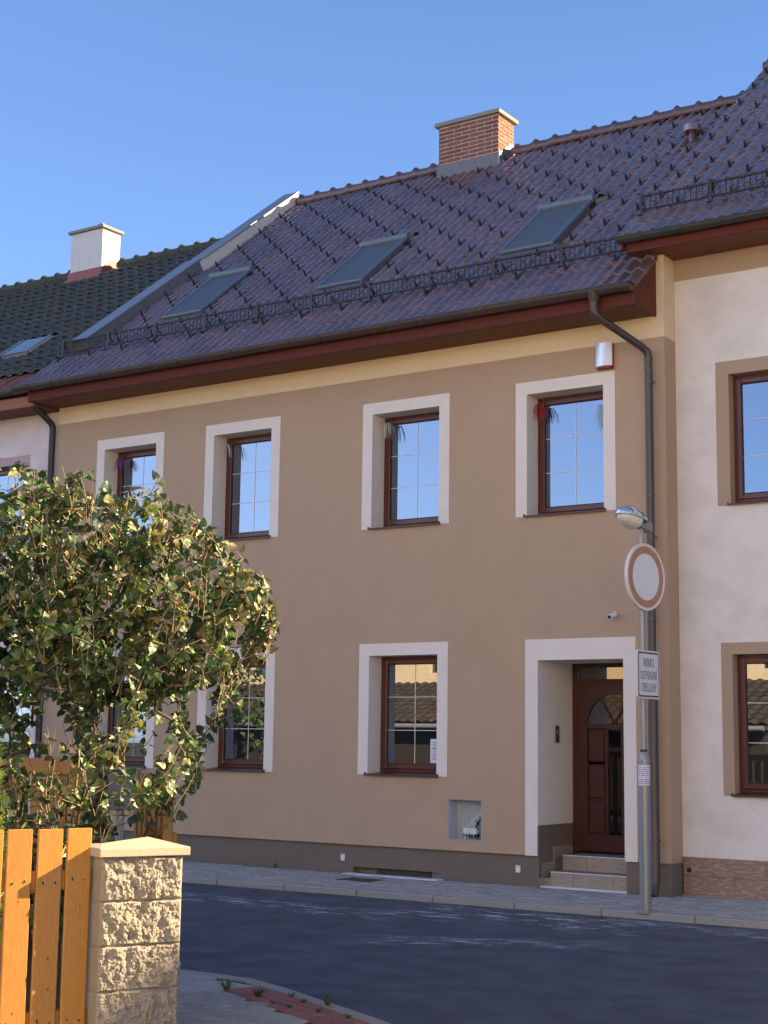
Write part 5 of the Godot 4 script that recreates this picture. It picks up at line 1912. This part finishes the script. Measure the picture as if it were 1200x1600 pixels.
	# notice taped round the post
	var nt := thing("paper_notice", "pale lilac paper notice taped round the lamp post", "notice", Vector3(at.x, 1.245, at.z))
	b = MB.new()
	var ink := MB.new()
	for k in 14:
		var a0 := deg_to_rad(-75.0 + 150.0 * k / 14.0) + 0.43
		var a1 := deg_to_rad(-75.0 + 150.0 * (k + 1) / 14.0) + 0.43
		var c0 := Vector3(sin(a0), 0, cos(a0))
		var c1 := Vector3(sin(a1), 0, cos(a1))
		b.quad(c0 * 0.0612, c1 * 0.0612, c1 * 0.0622 + Vector3(0, 0.205, 0), c0 * 0.0622 + Vector3(0, 0.205, 0))
		if k > 0 and k < 13:
			for j in 9:
				if (k * 7 + j * 5) % 11 < 8 and j != 3:
					var y := 0.018 + j * 0.020
					ink.quad(c0 * 0.0632 + Vector3(0, y, 0), c1 * 0.0632 + Vector3(0, y, 0), c1 * 0.0632 + Vector3(0, y + 0.005, 0), c0 * 0.0632 + Vector3(0, y + 0.005, 0))
	part("sheet", b, MAT.paper, nt)
	part("print_lines", ink, MAT.ink, nt)

# ---------------------------------------------------------------- pillar and fences
func build_pillar_and_fence() -> void:
	# local frame: x along the fence (d), z out of its face (n)
	var yaw := atan2(0.9063, 0.4226)      # local z -> (0.9063, 0, 0.4226)
	var P := Vector3(-5.094, 0, 10.811)
	var pl := thing("gate_pillar", "split-faced pale concrete block pillar with a stone cap ending the picket fence", "pillar", P, yaw)
	var chips := FastNoiseLite.new()
	chips.seed = 9
	chips.noise_type = FastNoiseLite.TYPE_CELLULAR
	chips.cellular_return_type = FastNoiseLite.RETURN_CELL_VALUE
	chips.frequency = 1.0
	chips.fractal_type = FastNoiseLite.FRACTAL_NONE
	var rough := func(u: float, v: float, seed: float) -> float:
		var a := noise.get_noise_3d(u * 10.0, v * 7.0, seed)
		var c := chips.get_noise_3d(u * 34.0, v * 26.0, seed * 3.0)
		var c2 := chips.get_noise_3d(u * 85.0, v * 70.0, seed * 3.0 + 40.0)
		var d := noise.get_noise_3d(u * 90.0, v * 90.0, seed + 3.0)
		return a * 0.018 + c * 0.0075 + c2 * 0.0038 + d * 0.004
	for k in 6:
		var y1 := 1.117 - k * 0.2
		var y0 := y1 - 0.197
		var b := MB.new()
		var w := 0.402
		var dz := 0.30
		var nx := 90
		var ny := 45
		var g := []
		for j in ny + 1:
			var row := []
			for i in nx + 1:
				var u := w * i / nx
				var v: float = lerpf(y0, y1, float(j) / ny)
				var e := minf(minf(u, w - u) / 0.015, minf(v - y0, y1 - v) / 0.008)
				var h: float = rough.call(u, v, k * 3.7) + 0.006
				row.append(Vector3(u, v, lerpf(-0.010, h, clampf(e, 0.0, 1.0))))
			g.append(row)
		for j in ny:
			for i in nx:
				b.quad(g[j][i], g[j][i + 1], g[j + 1][i + 1], g[j + 1][i])
		# rough outer end, smooth side and rear
		b.quad(Vector3(0, y0, -dz), Vector3(0, y0, -0.010), Vector3(0, y1, -0.010), Vector3(0, y1, -dz))
		var g2 := []
		for j in 15:
			var row := []
			for i in 21:
				var u := -0.010 - (dz - 0.010) * i / 20.0
				var v: float = lerpf(y0, y1, j / 14.0)
				var e := minf(minf(-0.010 - u, u + dz) / 0.012, minf(v - y0, y1 - v) / 0.008)
				var hh: float = rough.call(u + 5.0, v, k * 5.1) + 0.004
				row.append(Vector3(w + lerpf(0.0, hh, clampf(e, 0, 1)), v, u))
			g2.append(row)
		for j in 14:
			for i in 20:
				b.quad(g2[j][i], g2[j][i + 1], g2[j + 1][i + 1], g2[j + 1][i])
		b.quad(Vector3(w, y0, -dz), Vector3(0, y0, -dz), Vector3(0, y1, -dz), Vector3(w, y1, -dz))
		b.quad(Vector3(0, y1, -0.010), Vector3(w, y1, -0.010), Vector3(w, y1, -dz), Vector3(0, y1, -dz))
		b.quad(Vector3(0, y0, -dz), Vector3(w, y0, -dz), Vector3(w, y0, -0.010), Vector3(0, y0, -0.010))
		part("block", b, MAT.split_stone, pl)
	var b := MB.new()
	b.box(Vector3(0.006, 0.0, -0.296), Vector3(0.396, 1.112, -0.014))
	part("mortar_core", b, MAT.mortar, pl)
	# cap: chamfered slab rising to a low point
	b = MB.new()
	var lo := Vector3(-0.022, 1.119, -0.325)
	var hi := Vector3(0.427, 1.160, 0.024)
	b.box(lo, hi, 0.004)
	var q0 := Vector3(lo.x + 0.003, hi.y - 0.001, hi.z - 0.003)
	var q1 := Vector3(hi.x - 0.003, hi.y - 0.001, hi.z - 0.003)
	var q2 := Vector3(hi.x - 0.003, hi.y - 0.001, lo.z + 0.003)
	var q3 := Vector3(lo.x + 0.003, hi.y - 0.001, lo.z + 0.003)
	var r0 := Vector3(0.05, 1.172, -0.15)
	var r1 := Vector3(0.28, 1.198, -0.15)
	b.quad(q0, q1, r1, r0)
	b.tri(q1, q2, r1)
	b.quad(q2, q3, r0, r1)
	b.tri(q3, q0, r0)
	part("cap", b, MAT.cap_stone, pl)
	# picket fence
	var fe := thing("picket_fence", "golden varnished vertical picket fence joined to the stone pillar", "fence", P + Vector3(-0.4226, 0, 0.9063) * 0.0, yaw)
	var pk := MB.new()
	pk.box(Vector3(0, 0.075, -0.022), Vector3(0.117, 1.246, 0.0), 0.004)
	var pkm := pk.mesh()
	for i in 11:
		var t := Transform3D(Basis(Vector3(0, 0, 1), rng.randfn(0, 0.0015)), Vector3(-0.132 - i * 0.1405, rng.randfn(0, 0.0015), -0.100))
		var s := part("picket", pkm, MAT["picket_wood_%d" % (i % 3)], fe, t)
		for y in [1.01, 0.39]:
			for u in [0.030, 0.088]:
				var sc := MB.new()
				sc.tube([Vector3(u, y + rng.randf_range(-0.02, 0.02), -0.001), Vector3(u, y, 0.0012)], [0.0042, 0.0042], 8)
				part("screw", sc, MAT.screw, s)
		for kk in 2:
			var ky := rng.randf_range(0.2, 1.2)
			var ku := rng.randf_range(0.03, 0.09)
			var kn := MB.new()
			var sz := rng.randf_range(0.003, 0.006)
			for j in 10:
				var a0 := TAU * j / 10.0
				var a1 := TAU * (j + 1) / 10.0
				kn.tri(Vector3(ku, ky, 0.0006), Vector3(ku + cos(a0) * sz, ky + sin(a0) * sz * 1.4, 0.0004), Vector3(ku + cos(a1) * sz, ky + sin(a1) * sz * 1.4, 0.0004))
			part("knot", kn, MAT.knot, s)
	for y in [0.968, 0.345]:
		b = MB.new()
		b.box(Vector3(-1.62, y, -0.164), Vector3(0.0, y + 0.088, -0.1225), 0.004)
		part("rail", b, MAT.picket_wood_1, fe)
	b = MB.new()
	b.box(Vector3(-1.70, 0.0, -0.22), Vector3(-1.60, 1.2, -0.125), 0.006)
	part("post", b, MAT.picket_wood_2, fe)
	# board fence at the garden corner, seen almost along its length
	var F0 := Vector3(-6.19, 0, 9.17)
	var F1 := Vector3(-7.245, 0, 8.30)
	var dd := (F1 - F0)
	var c := thing("board_fence", "golden close-boarded fence panel seen nearly edge-on behind the stone pillar", "fence", F0, atan2(-dd.z, dd.x))
	var ln := dd.length()
	var bm := MB.new()
	bm.box(Vector3(0, 0.06, -0.011), Vector3(0.108, 1.43, 0.011), 0.004)
	var bmm := bm.mesh()
	for i in 12:
		part("board", bmm, MAT["picket_wood_%d" % (i % 3)], c, Transform3D(Basis.IDENTITY, Vector3(0.004 + i * 0.114, 0.004 * (i % 3), 0.014 * (1 if i % 2 == 0 else -1))))
	for y in [0.35, 1.02]:
		b = MB.new()
		b.box(Vector3(0.0, y, 0.026), Vector3(ln, y + 0.09, 0.062), 0.004)
		part("rail", b, MAT.picket_wood_0, c)
	b = MB.new()
	b.box(Vector3(-0.035, 0.0, -0.03), Vector3(0.0, 1.436, 0.03), 0.004)
	part("end_post", b, MAT.picket_wood_1, c)
	b = MB.new()
	b.tube([Vector3(0.15, 1.12, -0.075), Vector3(0.45, 0.95, -0.085), Vector3(0.95, 0.62, -0.09)], [0.035, 0.05, 0.05], 8)
	part("brace", b, MAT.picket_wood_2, c)
	var G0 := Vector3(-7.9, 0, 8.22)
	var G1 := Vector3(-13.2, 0, 7.78)
	var ge := G1 - G0
	var e := thing("garden_fence", "golden board fence with a flat top rail behind the lilac stems", "fence", G0, atan2(-ge.z, ge.x))
	for i in 36:
		part("board", bmm, MAT["picket_wood_%d" % (i % 3)], e, Transform3D(Basis.IDENTITY, Vector3(i * 0.148, -0.02, 0.03)))
	for y in [0.35, 1.395]:
		b = MB.new()
		b.box(Vector3(0, y, -0.02), Vector3(5.3, y + 0.11, 0.015), 0.005)
		part("rail", b, MAT.picket_wood_0, e)
	# grey letter box on its post, rusty steel post
	var lb := thing("letter_box", "weathered grey metal letter box between the two board fences", "letter box", Vector3(-7.62, 0, 8.08), 0.6)
	b = MB.new()
	b.box(Vector3(-0.13, 1.16, -0.05), Vector3(0.13, 1.43, 0.05), 0.01)
	part("box", b, MAT.grey_panel, lb)
	b = MB.new()
	b.box(Vector3(-0.14, 1.432, -0.06), Vector3(0.14, 1.45, 0.065), 0.006)
	part("lid", b, MAT.galvanised, lb)
	b = MB.new()
	b.box(Vector3(-0.025, 0.0, -0.025), Vector3(0.025, 1.16, 0.025), 0.003)
	part("post", b, MAT.galvanised, lb)
	b = MB.new()
	b.box(Vector3(-0.045, 0.0, -0.045), Vector3(0.045, 1.41, 0.045), 0.006)
	var rp := part("steel_post", b, MAT.rust, self, turned(Vector3(-7.36, 0, 8.55), 0.5))
	tag(rp, "rusty brown steel post standing behind the lilac stems", "post")

# ---------------------------------------------------------------- plants
func leaf_mesh(kind: int) -> ArrayMesh:
	# a heart-shaped blade about 7 cm long from the stalk at the origin along +z, folded along the midrib
	var m := MB.new()
	var outline := []
	for i in 9:
		var f := i / 8.0
		outline.append(Vector2(0.034 * pow(sin(PI * pow(f, 0.62)), 0.85) * (1.0 - 0.35 * f), 0.070 * f - 0.010 * sin(PI * minf(f * 2.2, 1.0))))
	var fold: float = [0.25, 0.75, 1.25][kind]
	var curl: float = [0.9, 2.2, 5.0][kind]
	var place := func(q: Vector2, s: float) -> Vector3:
		var x := q.x * s * cos(fold * 0.6)
		var y := absf(q.x) * sin(fold * 0.6) - curl * q.y * q.y + 0.0035 * sin(q.y * 140.0 + s) * absf(q.x) / 0.03
		return Vector3(x, y, q.y)
	for s in [-1.0, 1.0]:
		for i in 8:
			var a: Vector3 = place.call(Vector2(0, 0.070 * i / 8.0), 1.0)
			var b: Vector3 = place.call(Vector2(0, 0.070 * (i + 1) / 8.0), 1.0)
			var c: Vector3 = place.call(outline[i + 1], s)
			var d: Vector3 = place.call(outline[i], s)
			if s > 0:
				m.tri(a, b, c)
				if i > 0:
					m.tri(a, c, d)
			else:
				m.tri(a, c, b)
				if i > 0:
					m.tri(a, d, c)
	return m.mesh()

func build_lilac() -> void:
	var base := Vector3(-6.44, 0.0, 9.775)
	var U := Vector3(0.825, 0, -0.565)
	var W := Vector3(-0.565, 0, -0.825)
	var env := PackedVector2Array([Vector2(-0.95, 3.02), Vector2(-0.56, 3.20), Vector2(-0.27, 3.22), Vector2(-0.13, 3.13), Vector2(0.05, 3.10), Vector2(0.2, 3.06), Vector2(0.32, 3.10), Vector2(0.40, 3.14), Vector2(0.49, 3.05), Vector2(0.61, 3.10), Vector2(0.70, 2.93), Vector2(0.85, 2.92), Vector2(0.90, 2.78), Vector2(1.03, 2.66), Vector2(1.12, 2.57), Vector2(1.20, 2.44), Vector2(1.20, 2.25), Vector2(1.10, 2.13), Vector2(1.00, 2.04), Vector2(0.88, 1.92), Vector2(0.80, 1.66), Vector2(0.66, 1.45), Vector2(0.49, 1.43), Vector2(0.2, 1.40), Vector2(-0.13, 1.34), Vector2(-0.41, 1.30), Vector2(-0.9, 1.40), Vector2(-1.05, 2.3)])
	var t := thing("lilac_bush", "tall lilac bush with curling browned leaves rising behind the picket fence", "bush", base)
	# skeleton: nodes with a parent, grown towards tips inside the crown
	var pos := [Vector3(0, 0.0, 0)]
	var par := [-1]
	var stems := []
	for k in 11:
		var a := TAU * k / 11.0 + 0.3
		var foot := Vector3(cos(a) * 0.16, 0.0, sin(a) * 0.14)
		var lean := U * rng.randf_range(-0.45, 0.55) + W * rng.randf_range(-0.35, 0.35)
		pos.append(foot)
		par.append(0)
		var last := pos.size() - 1
		for j in 6:
			var f := (j + 1) / 6.0
			var p := foot + lean * pow(f, 1.4) + Vector3(0, 1.55 * f, 0) + Vector3(rng.randfn(0, 0.02), 0, rng.randfn(0, 0.02))
			pos.append(p)
			par.append(last)
			last = pos.size() - 1
	var tips := []
	var guard := 0
	while tips.size() < 760 and guard < 20000:
		guard += 1
		var u := rng.randf_range(-1.05, 1.25)
		var y := rng.randf_range(1.3, 3.25)
		if not Geometry2D.is_point_in_polygon(Vector2(u, y), env):
			continue
		if y < 1.95 and rng.randf() < 0.68:
			continue
		var half: float = 0.80 * sqrt(maxf(0.05, 1.0 - pow((u - 0.05) / 1.3, 2.0)))
		var w := rng.randf_range(-1, 1)
		w = signf(w) * pow(absf(w), 0.7) * half
		tips.append(U * u + Vector3(0, y, 0) + W * w)
	# leafy suckers low between the stems
	for k in 120:
		tips.append(U * rng.randf_range(-0.95, 0.36) + Vector3(0, rng.randf_range(0.75, 1.36), 0) + W * rng.randf_range(-0.5, 0.5))
	# a low branch reaching out over the pillar
	for q in [Vector3(0.62, 1.36, -0.1), Vector3(0.70, 1.40, -0.05), Vector3(0.66, 1.30, 0.05), Vector3(0.74, 1.55, 0.0), Vector3(0.80, 1.62, 0.1), Vector3(0.55, 1.33, -0.2)]:
		tips.append(U * q.x + Vector3(0, q.y, 0) + W * q.z)
	var heart := Vector3(0, 1.5, 0)
	tips.sort_custom(func(a, b): return a.distance_to(heart) < b.distance_to(heart))
	var ends := []
	for tip in tips:
		var best := -1
		var bd := 1e9
		for i in range(1, pos.size()):
			var d: float = pos[i].distance_to(tip)
			if pos[i].y > tip.y - 0.05:
				d += 0.5 + (pos[i].y - tip.y)
			if pos[i].y < 0.35:
				d += 1.0
			if d < bd:
				bd = d
				best = i
		var from: Vector3 = pos[best]
		var last: int = best
		var steps := maxi(2, int(from.distance_to(tip) / 0.10))
		var bow: Vector3 = Vector3(rng.randfn(0, 0.05), -0.10 * from.distance_to(tip), rng.randfn(0, 0.05))
		for j in steps:
			var f := float(j + 1) / steps
			pos.append(from.lerp(tip, f) + bow * sin(PI * f) + Vector3(rng.randfn(0, 0.008), rng.randfn(0, 0.008), rng.randfn(0, 0.008)) * (1.0 if j < steps - 1 else 0.0))
			par.append(last)
			last = pos.size() - 1
		ends.append(last)
	var load_ := PackedFloat32Array()
	load_.resize(pos.size())
	for i in range(pos.size() - 1, 0, -1):
		load_[i] += 1.0 if load_[i] == 0.0 else 0.0
		if par[i] > 0:
			load_[par[i]] += load_[i] * 0.9
	var rad := func(i: int) -> float:
		return clampf(0.0028 * pow(load_[i], 0.53), 0.0026, 0.034)
	var stem := MB.new()
	var twig := MB.new()
	for i in range(1, pos.size()):
		var p: int = par[i]
		if p <= 0:
			continue
		var r1: float = rad.call(i)
		var r0: float = minf(rad.call(p), r1 * 1.7)
		var a: Vector3 = pos[p]
		(stem if r1 > 0.0075 else twig).tube([a, pos[i]], [r0, r1], 6 if r1 > 0.0075 else 4, false)
	# bare upright shoots
	for k in 900:
		var i: int = ends[rng.randi() % ends.size()]
		var p: Vector3 = pos[i]
		var dirv := (Vector3(p.x, 0, p.z) * 0.25 + Vector3(rng.randfn(0, 0.25), 1.0, rng.randfn(0, 0.25))).normalized()
		var l := rng.randf_range(0.10, 0.26)
		var p0 := p - Vector3(0, 0.10 + l * 0.35, 0) + Vector3(rng.randfn(0, 0.012), 0, rng.randfn(0, 0.012))
		twig.tube([p0, p0 + dirv * l * 0.6 + Vector3(rng.randfn(0, 0.01), 0, rng.randfn(0, 0.01)), p0 + dirv * l], [0.0026, 0.0022, 0.0014], 4, false)
	part("stems", stem, MAT.bark, t).set_meta("kind", "stuff")
	part("twigs", twig, MAT.twig, t).set_meta("kind", "stuff")
	# leaves in opposite pairs along the outer wood
	var leaves := []
	for tip_i in ends:
		var i: int = tip_i
		var walked := 0.0
		var dry: float = clampf((pos[i].dot(U) * 0.5 + (pos[i].y - 2.3) * 0.55) + rng.randfn(0.0, 0.3), 0.0, 1.0)
		var lim := 0.36
		while par[i] > 0 and walked < lim:
			var a: Vector3 = pos[par[i]]
			var c: Vector3 = pos[i]
			var dv := (c - a).normalized()
			var segs := 2
			for j in segs:
				var p := a.lerp(c, (j + rng.randf()) / segs)
				var pairs := 2 if rng.randf() < 0.8 else 3
				var ang := rng.randf() * TAU
				for k in pairs:
					if rng.randf() < 0.05:
						continue
					var sd := dv.cross(Vector3(0.3, 0.1, 0.9)).normalized().rotated(dv, ang + PI * k)
					leaves.append([p, (sd * 0.9 + dv * 0.35 + Vector3(0, rng.randf_range(-0.55, 0.25), 0)).normalized(), dry])
			walked += c.distance_to(a)
			i = par[i]
	var by_kind := [[], [], []]
	var col := [[], [], []]
	var near := []
	for lf in leaves:
		var p: Vector3 = lf[0]
		var d: Vector3 = lf[1]
		var nrm := (Vector3(rng.randfn(0, 0.55), 0.75, rng.randfn(0, 0.55)) + Vector3(p.x, 0, p.z) * 0.35).normalized()
		var xx := nrm.cross(d).normalized()
		var yy := d.cross(xx).normalized()
		var roll := Basis(d, rng.randfn(0, 0.7))
		var sc := rng.randf_range(0.5, 1.05)
		var bs := roll * Basis(xx, yy, d)
		var dry: float = lf[2]
		var kind := 0
		var x := rng.randf()
		if x < 0.30 + 0.35 * dry:
			kind = 1
		if x < 0.06 + 0.30 * dry:
			kind = 2
		var hue := rng.randf()
		var cc := Color(0.062, 0.115, 0.042)
		var mt := 0
		if hue < 0.30:
			cc = Color(0.038, 0.080, 0.040)
			mt = 1
		elif hue < 0.44 + 0.14 * dry:
			cc = Color(0.175, 0.18, 0.075)
			mt = 2
		elif hue < 0.45 + 0.26 * dry:
			cc = Color(0.20, 0.145, 0.085)
			mt = 3
			kind = 2 if rng.randf() < 0.6 else kind
		var g := rng.randf_range(0.8, 1.25)
		var xf := Transform3D(bs.scaled(Vector3.ONE * sc), p + d * 0.016)
		near.append([(base + xf.origin).distance_to(eye) - sc * 0.2, xf, kind, mt, cc * g])
	near.sort_custom(func(a, b): return a[0] < b[0])
	var lm := [leaf_mesh(0), leaf_mesh(1), leaf_mesh(2)]
	var mts := [MAT.leaf_green, MAT.leaf_dark, MAT.leaf_yellow, MAT.leaf_brown]
	for i in near.size():
		if i < 300:
			part("leaf", lm[near[i][2]], mts[near[i][3]], t, near[i][1])
		else:
			by_kind[near[i][2]].append(near[i][1])
			col[near[i][2]].append(near[i][4])
	for k in 3:
		copies("foliage", lm[k], MAT.leaf_mass, by_kind[k], col[k], t)
	print("leaves ", near.size(), " nodes ", pos.size())

func tuft(called: String, label: String, at: Vector3, n: int, hgt: float, spread: float, m: Material, group := "") -> void:
	var o := thing(called, label, "weed", at, 0.0, group)
	var b := MB.new()
	for i in n:
		var a := rng.randf() * TAU
		var l := hgt * rng.randf_range(0.5, 1.1)
		var out := Vector3(cos(a), 0, sin(a)) * spread * rng.randf_range(0.3, 1.0)
		var w := Vector3(-sin(a), 0, cos(a)) * 0.004
		var p0 := out * 0.12
		var p1 := out * 0.55 + Vector3(0, l * 0.8, 0)
		var p2 := out + Vector3(0, l * rng.randf_range(0.6, 1.05), 0)
		b.quad(p0 - w, p0 + w, p1 + w, p1 - w)
		b.quad(p1 - w, p1 + w, p2 + w * 0.1, p2 - w * 0.1)
	part("blades", b, m, o)

func build_small_things() -> void:
	# weeds in the joints of the near pavement
	tuft("weed", "spiky green grass tuft in the grey paving beside the red strip", Vector3(-6.777, 0, 7.88), 26, 0.085, 0.11, MAT.weed)
	tuft("weed", "brown withered weed clump at the tip of the red paving strip", Vector3(-6.47, 0, 7.93), 40, 0.06, 0.085, MAT.weed_dry)
	tuft("weed", "dark green weed tuft against the kerb of the red paving", Vector3(-5.90, 0, 7.94), 24, 0.07, 0.07, MAT.weed)
	for p in [Vector3(-6.30, 0, 7.80), Vector3(-6.05, 0, 8.14), Vector3(-5.82, 0, 8.14), Vector3(-5.55, 0, 8.21), Vector3(-6.10, 0, 7.93)]:
		tuft("weed", "low scrubby weed growing in a joint of the red paving", p, 14, 0.03, 0.06, MAT.weed if rng.randf() < 0.6 else MAT.weed_dry, "small weeds in the red paving")
	tuft("weed", "thin grass tuft at the foot of the brown house wall", Vector3(-12.55, 0, 0.05), 12, 0.07, 0.05, MAT.weed)
	# pale conifer sprays at the edge of the garden
	var th := thing("conifer_shrub", "small bright green conifer shrub beside the lilac bush", "shrub", Vector3(-6.02, 0.0, 10.76))
	var b := MB.new()
	b.tube([Vector3.ZERO, Vector3(0.02, 0.8, 0), Vector3(0, 1.62, 0)], [0.02, 0.014, 0.004], 6)
	part("stem", b, MAT.bark, th)
	b = MB.new()
	for i in 900:
		var y := rng.randf_range(0.15, 1.72)
		var r: float = 0.15 * sqrt(1.0 - pow(absf(y - 0.95) / 0.80, 2.0)) if absf(y - 0.95) < 0.80 else 0.02
		var a := rng.randf() * TAU
		var out := Vector3(cos(a), 0, sin(a))
		var p := out * r * sqrt(rng.randf_range(0.2, 1.0)) + Vector3(0, y, 0)
		var d := (out + Vector3(0, rng.randf_range(0.2, 1.2), 0)).normalized()
		var w := d.cross(Vector3(rng.randfn(), rng.randfn(), rng.randfn())).normalized() * 0.006
		for k in 3:
			var dd := d.rotated(w.normalized().cross(d).normalized(), (k - 1) * 0.6)
			b.quad(p - w, p + w, p + dd * 0.035 + w * 0.4, p + dd * 0.035 - w * 0.4)
	part("foliage", b, MAT.thuja, th)
	# tinsel hung in the upper windows
	var tin := [
		["bunch of red tinsel strands hung in the upper window by the alarm box", Vector3(-8.80, 5.74, -0.16), MAT.tinsel_red, 46, 0.17],
		["pale green tinsel garland hung in the second upper window from the corner", Vector3(-11.03, 5.75, -0.17), MAT.tinsel_pale, 26, 0.20],
		["thin silvery wire decoration hung in the upper window above the lilac", Vector3(-13.78, 5.73, -0.16), MAT.tinsel_silver, 16, 0.16],
		["purple tinsel star hung in the upper window half hidden by the lilac", Vector3(-15.85, 5.72, -0.16), MAT.tinsel_purple, 40, 0.14]]
	for e in tin:
		var o := thing("tinsel_decoration", e[0], "decoration", e[1])
		b = MB.new()
		for i in e[3]:
			var a := rng.randf() * TAU
			var l: float = e[4] * rng.randf_range(0.5, 1.15)
			var out := Vector3(cos(a) * 0.075, 0, sin(a) * 0.04) * rng.randf_range(0.2, 1.0) + Vector3(0.05, 0, 0) * rng.randf()
			var w := Vector3(0.0022, 0, 0.001).rotated(Vector3.UP, rng.randf() * TAU)
			var p1 := out * 0.7 + Vector3(0, 0.02, 0)
			var p2 := out * 1.3 - Vector3(0, l * 0.5, 0)
			var p3 := out * 1.5 - Vector3(0, l, 0)
			b.quad(-w, w, p1 + w, p1 - w)
			b.quad(p1 - w, p1 + w, p2 + w, p2 - w)
			b.quad(p2 - w, p2 + w, p3 + w, p3 - w)
		part("strands", b, e[2], o)
		b = MB.new()
		b.tube([Vector3(0, 0, 0), Vector3(-0.01, 0.12, -0.02)], [0.0015, 0.0015], 4)
		part("thread", b, MAT.wire_black, o)
	for e in [["silver lace decoration hanging in the pane near the alarm box", Vector3(-7.98, 5.70, -0.27), 34, 0.42], ["wispy silver tinsel in the far pane of the second upper window", Vector3(-10.22, 5.72, -0.27), 20, 0.30]]:
		var o := thing("lace_decoration", e[0], "decoration", e[1])
		b = MB.new()
		for i in e[2]:
			var x := rng.randfn(0, 0.045)
			var p := [Vector3(x, 0, 0), Vector3(x + rng.randfn(0, 0.03), -e[3] * 0.4, 0.0), Vector3(x * 0.7 + rng.randfn(0, 0.03), -e[3] * rng.randf_range(0.5, 1.0), 0.0)]
			b.tube(p, [0.0011, 0.0011, 0.0009], 3, false)
		part("strands", b, MAT.tinsel_silver, o)
	# notice in the lower window
	var nt := thing("window_notice", "white printed sheet stuck inside the lower window pane", "notice", Vector3(-10.33, 1.385, -0.2945))
	b = MB.new()
	b.box(Vector3(-0.075, 0, -0.001), Vector3(0.135, 0.297, 0.0), 0.0)
	part("sheet", b, MAT.paper_white, nt)
	b = MB.new()
	for j in 9:
		var w := 0.15 if j != 4 else 0.12
		b.quad(Vector3(0.03 - w / 2, 0.04 + j * 0.026, 0.0006), Vector3(0.03 + w / 2, 0.04 + j * 0.026, 0.0006), Vector3(0.03 + w / 2, 0.046 + j * 0.026 + (0.006 if j == 5 else 0.0), 0.0006), Vector3(0.03 - w / 2, 0.046 + j * 0.026 + (0.006 if j == 5 else 0.0), 0.0006))
	part("print_lines", b, MAT.ink, nt)
